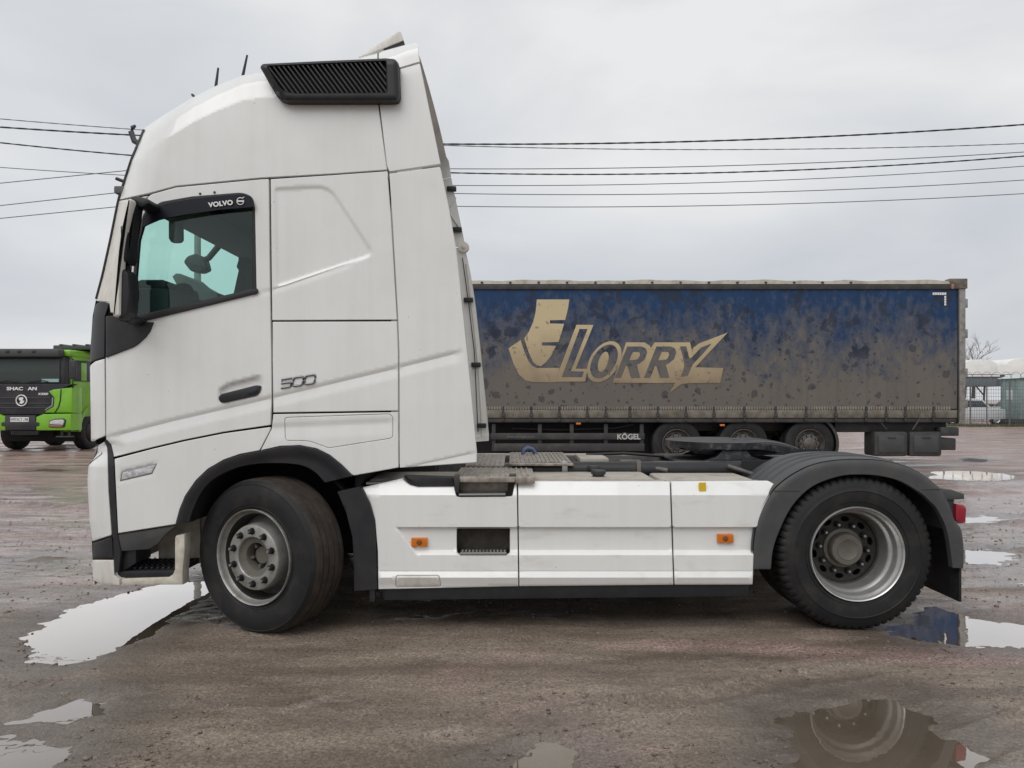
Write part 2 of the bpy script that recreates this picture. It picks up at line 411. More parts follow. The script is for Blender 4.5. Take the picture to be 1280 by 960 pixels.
# ------------------------------------------------------------------ ground and puddles
def vnoise(x, y, seed):
    xi, yi = np.floor(x).astype(np.int64), np.floor(y).astype(np.int64); fx_, fy_ = x - xi, y - yi
    fx_ = fx_ * fx_ * (3 - 2 * fx_); fy_ = fy_ * fy_ * (3 - 2 * fy_)
    def h(a, b):
        n_ = (a * 374761393 + b * 668265263 + seed * 974711) & 0x7fffffff
        n_ = ((n_ ^ (n_ >> 13)) * 1274126177) & 0x7fffffff
        return ((n_ ^ (n_ >> 16)) & 0xffff) / 32767.5 - 1
    return (h(xi, yi) * (1 - fx_) + h(xi + 1, yi) * fx_) * (1 - fy_) + (h(xi, yi + 1) * (1 - fx_) + h(xi + 1, yi + 1) * fx_) * fy_
def fbm(x, y, seed, o=4, g=0.5):
    s = 0; a = 1; t = 0
    for i in range(o): s = s + a * vnoise(x * 2 ** i + i * 17.3, y * 2 ** i - i * 9.1, seed + i); t += a; a *= g
    return s / t
def G(px, py):
    Y = F * CZ / (py - HZ); return ((px - 640) * Y / F, Y)

PUD = [  # outlines of standing water on the ground, read off the photograph
    ('long puddle reflecting pale sky in front of the front wheel', [(8, 806), (38, 778), (92, 753), (155, 737), (212, 724), (268, 722), (275, 740), (244, 762), (208, 790), (145, 818), (70, 835), (20, 831)], 0.03),
    ('brown puddle mirroring the rear wheel near the bottom edge', [(958, 892), (1012, 872), (1100, 858), (1140, 872), (1185, 902), (1225, 938), (1262, 975), (1290, 1010), (980, 1010), (962, 940)], 0.03),
    ('pale puddle beside the rear mudflap', [(1085, 790), (1130, 762), (1165, 752), (1215, 765), (1290, 778), (1420, 790), (1400, 812), (1280, 812), (1200, 806), (1130, 800)], 0.03),
    ('shallow puddle in the near left corner', [(-70, 925), (0, 912), (55, 912), (98, 918), (102, 938), (66, 972), (-20, 1005)], 0.05),
    ('thin sheet of water with a muddy rim left of the tyre tracks', [(2, 903), (52, 880), (100, 866), (146, 868), (156, 889), (118, 902), (60, 909)], 0.05),
    ('small beige puddle at the bottom edge below the side skirt', [(612, 962), (650, 930), (690, 915), (730, 930), (742, 965), (735, 1010), (620, 1010)], 0.05),
    ('bright narrow puddle behind the truck near the trailer end', [(1150, 590), (1180, 587), (1240, 588), (1275, 594), (1262, 600), (1200, 600), (1160, 597)], 0.12),
    ('bright strip of water right behind the trailer boxes', [(1195, 573), (1215, 572), (1245, 574), (1238, 577.5), (1205, 577.5)], 0.2),
    ('wide pale puddle beyond the red tail lamp', [(1180, 646), (1222, 641), (1268, 645), (1262, 652), (1232, 657), (1180, 660)], 0.1),
    ('oval pale puddle beyond the rear mudflap', [(1160, 690), (1200, 683), (1240, 684), (1275, 692), (1282, 700), (1255, 705), (1190, 706)], 0.06),
    ('dark small puddle below the green truck', [(30, 586), (60, 584), (98, 586), (85, 589), (40, 589)], 0.15),
    ('small brown puddle left of the front bumper', [(28, 698), (55, 694), (84, 696), (70, 701), (40, 702)], 0.06),
    ('pale sheet of water at the right edge behind the rear wheel', [(1255, 722), (1285, 716), (1340, 720), (1330, 732), (1280, 733)], 0.06),
]
PUDW = [([G(*q) for q in p], j, l) for l, p, j in PUD]
WZ = -0.013
def axis(lo, f0, f1, hi, s, g):
    a = list(np.arange(f0, f1, s)); x, st = f1, s
    while x < hi: a.append(x); st *= 1 + g if st < 60 else 1; x += st
    a.append(hi); x, st = f0 - s, s; b = []
    while x > lo: b.append(x); st *= 1 + g if st < 60 else 1; x -= st
    b.append(lo); return np.array(b[::-1] + a)
GX = axis(-900, -4.6, 5.2, 900, 0.026, 0.03); GY = axis(-300, 2.6, 10.4, 900, 0.026, 0.03)
def ground_h(x, y):
    far = sm((y - 7) / 8)
    h = 0.012 * fbm(x / 2.3 + y * 0.1, y / 0.42, 3, 4) + 0.0075 * fbm(x / 0.34, y / 0.12, 9, 3) + 0.0075 * fbm(x / 0.12, y / 0.07, 21, 3, 0.7)
    h = h + far * 0.034 * fbm(x / 1.6, y / 0.55, 5, 4, 0.55) + sm((y - 5) / 2.5) * (0.013 * fbm(x / 0.7, y / 0.22, 15, 3, 0.6) + 0.006 * np.abs(fbm(x / 0.22, y / 0.14, 19, 2)) - 0.016 * np.clip(np.abs(fbm(x / 2.2 + 0.2 * y, y / 0.20, 23, 4, 0.6)) * -4 + 0.6, 0, 1))
    for (a, b, w, dp) in RUTS:                                     # tyre ruts pressed into the mud
        a, b = np.array(a), np.array(b); u = (b - a) / np.hypot(*(b - a)); nx, ny = -u[1], u[0]
        s_ = (x - a[0]) * nx + (y - a[1]) * ny + 0.05 * fbm(x / 1.1, y / 1.1, 31, 2); t_ = (x - a[0]) * u[0] + (y - a[1]) * u[1]
        m_ = sm(t_ / 0.5) * sm((np.hypot(*(b - a)) - t_) / 0.5)
        h = h + m_ * dp * (np.exp(-((np.abs(s_) - w) / 0.022) ** 2) - 0.6 * np.exp(-(s_ / w) ** 2 * 1.2) + 0.40 * np.clip(np.sin(6.2832 * (t_ / 0.115 + np.abs(s_) / 0.16)) * 2, -1, 1) * (np.abs(s_) < w * 0.85) * sm(fbm(x / 0.7, y / 0.4, 37, 2) * 2 + 0.6))
    h = np.maximum(h, -0.0085 + 0.002 * fbm(x / 0.2, y / 0.2, 77, 2))
    P = np.stack([x, y], 1)
    for poly, j, l in PUDW:
        c = np.array(poly); lo, hi = c.min(0) - 0.9, c.max(0) + 0.9
        k = (x > lo[0]) & (x < hi[0]) & (y > lo[1]) & (y < hi[1])
        if not k.any(): continue
        s_ = sdist(P[k], poly) + (0.045 + j) * fbm(x[k] / 0.30, y[k] / 0.22, 51, 4, 0.6)
        w = 0.42 if j < 0.1 else 0.5
        lo_ = 0.55 * h[k] + 0.0085 * fbm(x[k] / 0.09, y[k] / 0.06, 91, 3, 0.7) - 0.042 * sm((s_ + 0.09) / w)
        h[k] = np.where(s_ > -0.09, np.minimum(h[k], h[k] * (1 - sm((s_ + 0.09) / 0.05)) + lo_ * sm((s_ + 0.09) / 0.05)), h[k])
    return h
RUTS = [(G(620, 915), G(1150, 826), 0.11, 0.019), (G(380, 985), G(760, 868), 0.13, 0.014), (G(60, 985), G(520, 850), 0.13, 0.012), (G(-60, 880), G(150, 842), 0.13, 0.014), (G(1140, 960), G(1420, 850), 0.12, 0.016),
        ((-9, 8.2), (0, 7.6), 0.14, 0.03), ((-12, 10.5), (2, 9.4), 0.16, 0.04), ((2, 9.2), (14, 8.2), 0.15, 0.04), ((3.4, 7.4), (9, 6.6), 0.13, 0.03), ((1, 12.5), (16, 11), 0.2, 0.05), ((-18, 13), (-2, 12), 0.2, 0.05)]
gx, gy = np.meshgrid(GX, GY); nxg, nyg = len(GX), len(GY)
gz = ground_h(gx.ravel(), gy.ravel())
v = np.stack([gx.ravel(), gy.ravel(), gz], 1)
ii = np.arange(nxg * (nyg - 1)).reshape(nyg - 1, nxg)[:, :-1].ravel()
q = np.stack([ii, ii + 1, ii + nxg + 1, ii + nxg], 1)
me = bpy.data.meshes.new('ground'); me.vertices.add(len(v)); me.vertices.foreach_set('co', v.ravel())
me.loops.add(q.size); me.loops.foreach_set('vertex_index', q.ravel().astype(np.int32)); me.polygons.add(len(q))
me.polygons.foreach_set('loop_start', np.arange(0, q.size, 4, dtype=np.int32)); me.update(calc_edges=True); me.validate()
me.polygons.foreach_set('use_smooth', [True] * len(q))
damp_ = np.zeros(len(v)); gritm = np.zeros(len(v)); PV = v[:, :2]
for poly, j, l in PUDW:
    c = np.array(poly); lo, hi = c.min(0) - 1.2, c.max(0) + 1.2
    k = (PV[:, 0] > lo[0]) & (PV[:, 0] < hi[0]) & (PV[:, 1] > lo[1]) & (PV[:, 1] < hi[1])
    s_ = sdist(PV[k], poly) + (0.10 + j) * fbm(PV[k, 0] / 0.35, PV[k, 1] / 0.25, 57, 4, 0.6); damp_[k] = np.maximum(damp_[k], sm((s_ + 0.42) / 0.40))
strip = [G(740, 806), G(900, 800), G(1080, 806), G(1200, 812), G(1420, 815), G(1500, 830), G(1250, 835), G(1060, 826), G(900, 812), G(760, 812)]
k = (PV[:, 1] > 3.3) & (PV[:, 1] < 5.4) & (np.abs(PV[:, 0]) < 6)
gritm[k] = sm((sdist(PV[k], strip) + 0.14 * fbm(PV[k, 0] / 0.4, PV[k, 1] / 0.2, 43, 4, 0.6) + 0.04) / 0.12)
for nm, ar in (('damp', damp_), ('grit', gritm)):
    at_ = me.attributes.new(nm, 'FLOAT', 'POINT'); at_.data.foreach_set('value', ar.astype(np.float32))
m, N_, L_, b = newmat('wet_mud')
big = noise_node(N_, L_, 0.45, 5, 0.6); med = noise_node(N_, L_, 3.0, 6, 0.62, stretch=(0.45, 1.6, 1)); fine = noise_node(N_, L_, 55, 4, 0.65)
grit = N_.new('ShaderNodeTexVoronoi'); grit.inputs['Scale'].default_value = 75; tcg = N_.new('ShaderNodeTexCoord'); L_.new(tcg.outputs['Object'], grit.inputs['Vector'])
c1 = mixc(N_, L_, ramp(N_, L_, med.outputs['Fac'], 0.3, 0.72).outputs['Color'], (0.178, 0.137, 0.103), (0.270, 0.220, 0.175))
sep = N_.new('ShaderNodeSeparateXYZ'); L_.new(tcg.outputs['Object'], sep.inputs[0])
def math_(op, a, c=None):
    r_ = N_.new('ShaderNodeMath'); r_.operation = op
    for i_, s_ in enumerate((a, c)):
        if s_ is None: continue
        if isinstance(s_, (int, float)): r_.inputs[i_].default_value = s_
        else: L_.new(s_, r_.inputs[i_])
    return r_.outputs[0]
# crushed red granite in patches, mostly away from the churned mud
mr = N_.new('ShaderNodeMapRange'); L_.new(sep.outputs['Y'], mr.inputs[0]); mr.inputs[1].default_value = 4.2; mr.inputs[2].default_value = 9.0; mr.inputs[3].default_value = -0.06; mr.inputs[4].default_value = 0.22
redn = ramp(N_, L_, math_('ADD', big.outputs['Fac'], mr.outputs[0]), 0.47, 0.64)
ga = N_.new('ShaderNodeAttribute'); ga.attribute_name = 'grit'; redm = ramp(N_, L_, math_('MAXIMUM', redn.outputs['Color'], ga.outputs['Fac']), 0.0, 1.0)
gc = mixc(N_, L_, grit.outputs['Color'], (0.26, 0.155, 0.13), (0.50, 0.37, 0.33)); gc = mixc(N_, L_, 0.35, gc, (0.31, 0.225, 0.195))
c2 = mixc(N_, L_, redm.outputs['Color'], c1, gc)
fr_ = ramp(N_, L_, fine.outputs['Fac'], 0.30, 0.72, (0.62, 0.62, 0.62, 1), (1.42, 1.42, 1.42, 1)); c3 = mixc(N_, L_, 1.0, c2, fr_.outputs['Color'], 'MULTIPLY')
spk = N_.new('ShaderNodeTexVoronoi'); spk.inputs['Scale'].default_value = 120; L_.new(tcg.outputs['Object'], spk.inputs['Vector']); spv = N_.new('ShaderNodeSeparateColor'); L_.new(spk.outputs['Color'], spv.inputs[0])
fr2_ = ramp(N_, L_, spv.outputs[0], 0.0, 1.0, (0.70, 0.70, 0.70, 1), (1.30, 1.30, 1.30, 1)); c4 = mixc(N_, L_, 1.0, c3, fr2_.outputs['Color'], 'MULTIPLY')
dk = noise_node(N_, L_, 1.6, 6, 0.65, stretch=(0.35, 1.8, 1)); dkr = ramp(N_, L_, dk.outputs['Fac'], 0.38, 0.58, (0.68, 0.66, 0.64, 1), (1.08, 1.08, 1.08, 1)); c4 = mixc(N_, L_, 1.0, c4, dkr.outputs['Color'], 'MULTIPLY')
dA = N_.new('ShaderNodeAttribute'); dA.attribute_name = 'damp'
c5 = mixc(N_, L_, math_('MULTIPLY', dA.outputs['Fac'], 0.5), c4, (0.055, 0.042, 0.032)); L_.new(c5, b.inputs['Base Color'])      # soaked soil round the water is darker
wet = noise_node(N_, L_, 1.1, 6, 0.65, stretch=(0.35, 1.7, 1))
rr_ = ramp(N_, L_, wet.outputs['Fac'], 0.36, 0.66, (0.66, 0.66, 0.66, 1), (0.36, 0.36, 0.36, 1)); L_.new(rr_.outputs['Color'], b.inputs['Roughness'])
# film of rain water: patchy, thicker away from the churned foreground
mrw = N_.new('ShaderNodeMapRange'); L_.new(sep.outputs['Y'], mrw.inputs[0]); mrw.inputs[1].default_value = 4.0; mrw.inputs[2].default_value = 7.5; mrw.inputs[3].default_value = -0.13; mrw.inputs[4].default_value = 0.22
mrf = N_.new('ShaderNodeMapRange'); L_.new(sep.outputs['Y'], mrf.inputs[0]); mrf.inputs[1].default_value = 10.5; mrf.inputs[2].default_value = 14.0; mrf.inputs[3].default_value = 0.0; mrf.inputs[4].default_value = -0.24   # drier, firmer ground further off
adw = N_.new('ShaderNodeMath'); adw.operation = 'ADD'; L_.new(wet.outputs['Fac'], adw.inputs[0]); L_.new(math_('ADD', mrw.outputs[0], mrf.outputs[0]), adw.inputs[1])
wm = ramp(N_, L_, adw.outputs[0], 0.44, 0.60, (0.03, 0.03, 0.03, 1), (1, 1, 1, 1)); L_.new(math_('MAXIMUM', wm.outputs['Color'], math_('MULTIPLY', dA.outputs['Fac'], 0.30)), b.inputs['Coat Weight'])
b.inputs['Coat Roughness'].default_value = 0.13; b.inputs['Coat IOR'].default_value = 2.0
nw = noise_node(N_, L_, 14, 5, 0.7, stretch=(0.6, 1.4, 1)); bpc = N_.new('ShaderNodeBump'); bpc.inputs['Strength'].default_value = 0.32; bpc.inputs['Distance'].default_value = 0.02
L_.new(nw.outputs['Fac'], bpc.inputs['Height']); L_.new(bpc.outputs['Normal'], b.inputs['Coat Normal'])
b.inputs['Specular IOR Level'].default_value = 0.5
gr2 = noise_node(N_, L_, 170, 3, 0.7)
bp0 = N_.new('ShaderNodeBump'); bp0.inputs['Strength'].default_value = 0.6; bp0.inputs['Distance'].default_value = 0.006; L_.new(gr2.outputs['Fac'], bp0.inputs['Height'])
bp1 = N_.new('ShaderNodeBump'); bp1.inputs['Strength'].default_value = 0.8; bp1.inputs['Distance'].default_value = 0.016; L_.new(fine.outputs['Fac'], bp1.inputs['Height']); L_.new(bp0.outputs['Normal'], bp1.inputs['Normal'])
bp2 = N_.new('ShaderNodeBump'); bp2.inputs['Distance'].default_value = 0.008; bp2.invert = True
L_.new(redm.outputs['Color'], bp2.inputs['Strength']); L_.new(grit.outputs['Distance'], bp2.inputs['Height']); L_.new(bp1.outputs['Normal'], bp2.inputs['Normal'])
L_.new(bp2.outputs['Normal'], b.inputs['Normal'])
dampA = N_.new('ShaderNodeAttribute'); dampA.attribute_name = 'damp'
M['mud'] = m; me.materials.append(m)
ground = bpy.data.objects.new('ground', me); COL.objects.link(ground); ground['kind'] = 'structure'; ground['label'] = 'wet muddy gravel yard with puddles and tyre tracks'

m = bpy.data.materials.new('puddle_water'); m.use_nodes = True; N_ = m.node_tree.nodes; L_ = m.node_tree.links
for n_ in list(N_): N_.remove(n_)
wo_ = N_.new('ShaderNodeOutputMaterial'); wd = N_.new('ShaderNodeBsdfDiffuse'); wg = N_.new('ShaderNodeBsdfGlossy'); wg.inputs['Roughness'].default_value = 0.012; wg.inputs['Color'].default_value = (1.0, 0.955, 0.92, 1)
murk = noise_node(N_, L_, 2.5, 4, 0.6); L_.new(mixc(N_, L_, murk.outputs['Fac'], (0.085, 0.066, 0.048), (0.165, 0.135, 0.102)), wd.inputs['Color'])
lw = N_.new('ShaderNodeLayerWeight'); lw.inputs['Blend'].default_value = 0.5; pw_ = N_.new('ShaderNodeMath'); pw_.operation = 'POWER'; pw_.inputs[1].default_value = 4.6; L_.new(lw.outputs['Facing'], pw_.inputs[0])
ma = N_.new('ShaderNodeMath'); ma.operation = 'MULTIPLY_ADD'; ma.inputs[1].default_value = 3.1; ma.inputs[2].default_value = 0.02; ma.use_clamp = True; L_.new(pw_.outputs[0], ma.inputs[0])
nr = noise_node(N_, L_, 5, 3, 0.5); bpw = N_.new('ShaderNodeBump'); bpw.inputs['Strength'].default_value = 0.03; bpw.inputs['Distance'].default_value = 0.02
L_.new(nr.outputs['Fac'], bpw.inputs['Height']); L_.new(bpw.outputs['Normal'], wg.inputs['Normal'])
wm_ = N_.new('ShaderNodeMixShader'); L_.new(ma.outputs[0], wm_.inputs['Fac']); L_.new(wd.outputs[0], wm_.inputs[1]); L_.new(wg.outputs[0], wm_.inputs[2]); L_.new(wm_.outputs[0], wo_.inputs['Surface']); M['water'] = m
m = m.copy(); m.name = 'puddle_mud_soup'; M['soup'] = m
for n_ in m.node_tree.nodes:
    if n_.type == 'MATH' and n_.operation == 'MULTIPLY_ADD': n_.inputs[1].default_value = 0.35
def hull(p):
    p = sorted(set(p)); cr2 = lambda o, a, b_: (a[0] - o[0]) * (b_[1] - o[1]) - (a[1] - o[1]) * (b_[0] - o[0]); H = []
    for seq in (p, p[::-1]):
        c = []
        for q_ in seq:
            while len(c) > 1 and cr2(c[-2], c[-1], q_) <= 0: c.pop()
            c.append(q_)
        H += c[:-1]
    return H
for ip, (poly, j, lab) in enumerate(PUDW):
    p2 = hull([(x + dx, y + dy) for x, y in poly for dx, dy in ((.2 + j, 0), (-.2 - j, 0), (0, .2 + j), (0, -.2 - j))])
    o = mk('puddle', [(x, y, WZ - 0.0007 * (ip % 5)) for x, y in p2], [list(range(len(p2)))[::1 if area2(p2) > 0 else -1]], M['soup' if ('brown puddle left' in lab or 'dark small' in lab) else 'water'], None, 0)
    o['kind'] = 'structure'; o['label'] = lab

# loose stones and clods, far too many to count
def hsample(x, y):
    i = np.clip(np.searchsorted(GX, x) - 1, 0, nxg - 2); j = np.clip(np.searchsorted(GY, y) - 1, 0, nyg - 2); g = gz.reshape(nyg, nxg)
    return g[j, i]
bm = bmesh.new(); bmesh.ops.create_icosphere(bm, subdivisions=1, radius=1.0); ico_v = np.array([v_.co[:] for v_ in bm.verts]); ico_f = np.array([[v_.index for v_ in f_.verts] for f_ in bm.faces]); bm.free()
ns = 15000
u = rng.random(ns); sy = 2.7 + 11 * u ** 1.6; sx = (rng.random(ns) * 2 - 1) * (0.75 * sy + 0.4)
keep = fbm(sx / 0.8, sy / 0.5, 61, 3) + 0.35 * (sy > 5) + 0.25 * rng.random(ns) > 0.12
sx, sy = sx[keep], sy[keep]; sz = hsample(sx, sy); keep = sz > WZ - 0.004; sx, sy, sz = sx[keep], sy[keep], sz[keep]
ns = len(sx); sr = 0.003 + 0.009 * rng.random(ns) ** 3 + 0.010 * (rng.random(ns) > 0.992)
vs = []; fs = []
for k in range(ns):
    a = rng.random() * 6.28; c, s = math.cos(a), math.sin(a)
    vv = ico_v * (0.75 + 0.5 * rng.random((12, 1))) * np.array([1.2, 0.9, 0.6]) * sr[k]
    vv = np.stack([vv[:, 0] * c - vv[:, 1] * s, vv[:, 0] * s + vv[:, 1] * c, vv[:, 2]], 1) + np.array([sx[k], sy[k], sz[k] + sr[k] * 0.15])
    vs.append(vv); fs.append(ico_f + 12 * k)
M['stone'] = mat('loose_stone', (0.115, 0.09, 0.076), 0.55, dirt=(0.21, 0.155, 0.135), dscale=30, dlo=0.45, dhi=0.6)
o = mk('gravel', np.concatenate(vs), [tuple(t) for t in np.concatenate(fs)], M['stone'], None, 60)
o['kind'] = 'stuff'; o['label'] = 'loose stones and clods of mud scattered over the yard'

# ------------------------------------------------------------------ the white tractor truck
TRK = thing('tractor_truck', 'white tractor truck with high sleeper cab and no trailer, side view in the mud', 'truck', (0.1, YC, 0))
_fpy = [40, 160, 200, 250, 300, 345, 375, 395, 440, 550, 556, 566, 582, 600, 652, 677, 699, 725, 740]
_fpx = [215, 180, 163, 147, 137, 127, 119, 115, 112, 112, 121, 121, 110, 109, 111, 114, 114.5, 116, 120]
_tpx = [175, 180, 207, 240, 270, 302, 320, 400, 450, 478, 519, 560]; _tpy = [168, 160, 142, 122, 107, 94, 91, 81, 72, 63, 52.5, 44]
def fxp(py): return np.interp(py, _fpy, _fpx)
def typ(px): return np.interp(px, _tpx, _tpy)
EMB = roundpoly([(344, 236), (411, 233, 16), (467, 318, 10), (347, 357.5)], 5)
HDL = roundpoly([(272, 505), (272, 486), (284, 478), (327, 467), (331, 482), (323, 496)], 5)
IND = [(149, 602), (152, 588), (196, 578), (190, 592)]
def groove(x, y, lx, ly, up, dn, amp, f0=None, f1=None):
    s = y - np.interp(x, lx, ly)
    g = np.where(s < 0, np.clip(1 + s / up, 0, 1), np.clip(1 - s / dn, 0, 1)) * amp
    g = g * (x >= lx[0] - 2) * np.clip((lx[-1] + 6 - x) / 12, 0, 1)
    return g
L1 = [(132, 549), (137, 547), (215, 527), (280, 512), (340, 498), (495, 461), (575, 441)]
L2 = [(340, 534), (490, 527)]; L3 = [(318, 368), (356, 358), (440, 329)]; L4 = [(503, 586), (520, 582), (594, 566)]
def cab_off(x, y):
    c = np.clip(1 - (x - fxp(y)) / 40, 0, 1); d = 0.19 * (1 - np.sqrt(1 - c * c + 1e-9))
    t2 = y - typ(x)
    fade = np.clip((505 - x) / 30, 0, 1)
    d = d + 0.055 * np.clip(1 - t2 / 31, 0, 1) * fade
    c2 = np.clip(1 - t2 / 15, 0, 1); d = d + 0.10 * (1 - np.sqrt(1 - c2 * c2 + 1e-9))
    d = d + 0.035 * np.clip((226 - y) / 165, 0, 1) ** 2.2
    d = d + groove(x, y, *zip(*L1), 5, 12, 0.010) + groove(x, y, *zip(*L2), 4, 16, 0.007) + groove(x, y, *zip(*L3), 2.0, 6, 0.0045) + groove(x, y, *zip(*L4), 2.0, 14, 0.006)
    P = np.stack([x, y], 1)
    d = d + 0.009 * sm(sdist(P, EMB) / 4.5 + 0.5) + 0.022 * sm(sdist(P, HDL) / 7) * (x < 336)
    d = d + 0.008 * sm(sdist(P, IND) / 2.5 + 0.4)
    return d
const = lambda v: (lambda x, y: np.full(len(x), v))
W_, BK = M['white'], M['black']
exE = [EMB + EMB[:1], inset(EMB, 2.2) + inset(EMB, 2.2)[:1], inset(EMB, -2.2) + inset(EMB, -2.2)[:1]]
def par(l, dy): return [(a, b + dy) for a, b in l]
exL1 = [L1, par(L1, -5), par(L1, -2.5), par(L1, 6), par(L1, 12)]
roofTop = [(p, q_) for p, q_ in zip(_tpx, _tpy) if 180 <= p <= 450]
# roof side, rear roof fairing
panel('roof_side', roofTop + [(472, 66), (472, 90), (472.5, 126), (484, 212.6), (420, 217.3), (325, 222.7), (220, 232.8), (185, 242.3), (147, 250.3), (163, 200)], W_, TRK, cab_off, mirror=True, back=M['lining'], rnd=0.3,
      extra=[[(p, typ(p) + k) for p in range(182, 480, 6)] for k in (3, 6, 10, 15, 31)])
panel('roof_fairing', [(473, 66), (478, 63.5), (519, 52.5), (522.5, 55), (525, 77.5), (499, 85.5), (473, 91)], W_, TRK, cab_off, mirror=True, rnd=0.5)
panel('roof_fairing', [(473, 92), (499, 86.5), (525, 79), (551, 205.5), (486.5, 215), (483.5, 208), (473.5, 126)], W_, TRK, cab_off, mirror=True)
defl, defl2 = panel('side_deflector', [(486.3, 217), (550.5, 208.2, 3), (561, 258), (570, 310), (580, 400), (588.7, 485), (596.5, 566), (596.3, 578.5), (499.5, 585), (499, 440), (497.5, 400), (490, 270)], W_, TRK, cab_off, mirror=True, thick=0.03, back=M['white'],
      extra=[L1, par(L1, -5), par(L1, -2.5), par(L1, 6), par(L1, 12), L4, par(L4, -2), par(L4, 7), par(L4, 14)])
# sleeper side
panel('sleeper_panel', [(338, 223.8), (420, 218.4), (484.5, 213.8), (489, 270), (496.6, 400), (340, 400.7)], W_, TRK, cab_off, mirror=True, back=M['lining'], extra=exE + [L3, par(L3, -2), par(L3, 3), par(L3, 6)])
panel('sleeper_panel', [(340.5, 402), (496.5, 401.5), (498, 440), (498, 513.5), (341.5, 516), (340.5, 450)], W_, TRK, cab_off, mirror=True, back=M['lining'], extra=exL1)
LOCK = [(356, 522, 4), (487, 517.5, 4), (491, 522, 4), (491, 547.5, 4), (411, 560, 2), (400, 556, 6), (386, 551, 8), (357, 550.5, 4)]
panel('lower_side_panel', [(341.5, 517.5), (498, 515), (498.5, 584.5), (441, 595, 3), (427, 581), (412, 569), (396, 561), (375, 557), (350, 558), (325.5, 563.5), (339.5, 536)], W_, TRK, cab_off, holes=[LOCK], mirror=True, back=M['dark'], hole_rnd=4, gap=0.3)
lk = panel('locker_door', LOCK, W_, TRK, cab_off, mirror=True, back=M['dark'], rnd=4, gap=0.15)
# door with its window opening
WIN = [(163, 399), (320, 365.5, 2), (318, 262), (316, 247, 9), (303, 241.5, 8), (240, 246.5), (203, 253), (181, 264, 8), (171, 300)]
DOORP = [(186, 243.5, 6), (220, 234), (325, 224), (336, 223.5), (338, 362), (339.5, 440), (340, 500), (338.5, 531.5), (280, 540), (230, 550), (190, 559.5), (142.5, 571.5), (139, 556), (133, 549), (131.5, 447.5), (170, 432.5), (183, 420), (192, 404), (166, 402), (168, 380), (160, 300), (173, 262)]
DOORP = [(186, 243.5, 6), (220, 234), (325, 224), (336.5, 223.5), (338, 362), (339.5, 440), (340, 500), (338.5, 531.5), (280, 540), (230, 550), (190, 559.5), (142.5, 571.5), (139, 556), (132.5, 549), (132, 447.5), (132, 396), (157, 392), (163, 350), (170, 280)]
door, door2 = panel('door', DOORP, W_, TRK, cab_off, holes=[WIN], mirror=True, back=M['lining'], extra=exL1 + [HDL + HDL[:1], inset(HDL, 4) + inset(HDL, 4)[:1]], hole_rnd=2)
panel('inner_lining', [(146, 262), (152, 236), (170, 200), (330, 200), (482, 196), (496, 400), (497, 578), (445, 588), (405, 560), (340, 552), (280, 568), (230, 600), (215, 650), (150, 660), (140, 560), (136, 400), (168, 388)], M['dark'], TRK, cab_off, holes=[[(165, 402), (322, 370), (321, 240), (240, 242), (180, 258), (168, 300)]], base=0.05, thick=0.01, grid=12, mirror=True, back=M['lining_dark'])
gl = panel('window_pane', inset(WIN and [p[:2] for p in WIN], -1.0), M['glass'], door, cab_off, base=0.012, thick=0.004, grid=8, rnd=3)
v2 = [(p.co.x, 2 * YC - p.co.y, p.co.z) for p in gl.data.vertices]
mk('window_pane', v2, [tuple(p.vertices)[::-1] for p in gl.data.polygons], M['glass'], door2, 32)
WI = [(166, 396.5), (316, 361.5), (316, 262), (314, 249, 8), (303, 244, 8), (240, 249), (204, 256), (184, 266), (174, 300)]
panel('window_frame', [p for p in WIN], M['seal'], door, cab_off, holes=[WI], base=-0.003, thick=0.02, rnd=2, hole_rnd=2, gap=-0.6, mirror=False)
px_prism('window_sill_trim', [(160, 398.5), (321, 360.5), (322.5, 364.5), (320, 367), (160, 406)], Y0 - 0.014, Y0 + 0.01, M['seal'], door, 0.003)
# black mirror-foot corner of the door and the cab corner in front of it
panel('mirror_foot_trim', [(132, 395), (146, 394), (158, 400), (192.5, 402.5), (188, 414), (182, 422), (170, 433, 8), (132, 447.5)], BK, door, cab_off, base=-0.012, thick=0.03)
panel('cab_corner_trim', [(112, 454), (113, 430), (115, 405), (118.5, 380, 4), (127, 376, 3), (137, 379), (131.5, 396), (131, 446.5), (118, 451)], BK, TRK, cab_off, base=0.0, mirror=True)
panel('cab_corner_panel', [(112, 457, 3), (119, 451.5), (131, 448), (132, 545), (122, 549), (113.5, 553, 3)], W_, TRK, cab_off, mirror=True)
panel('cab_pillar', [(147.5, 251), (186, 244.5), (172, 262), (166, 300), (160, 345), (156, 392), (138, 391), (136.5, 378), (120, 376.5), (127.5, 345), (137.5, 300)], M['white_dirty'], TRK, cab_off, mirror=True, back=M['lining_dark'])
# step cover below the door
panel('step_cover', [(143, 573.5), (190, 561), (230, 551.5), (280, 541.5), (338, 533.5), (338.5, 537), (324.5, 563.5), (300, 568), (280, 575), (260, 586.5), (245, 601), (232, 620), (225, 637), (220, 655.5), (147.5, 667), (145, 615)], W_, TRK, cab_off, mirror=True, back=M['dark'],
      extra=[IND + IND[:1]])
px_prism('indicator_lamp', [(151, 600), (153.5, 590.5), (194, 581), (189, 591)], Y0 - 0.006, Y0 + 0.02, M['ind_lens'], TRK, 0.002)
px_prism('indicator_bezel', [(149.7, 601.5), (152.3, 589), (196.2, 578.8), (190, 592.3)], Y0 - 0.001, Y0 + 0.022, M['chrome'], TRK, 0.002)
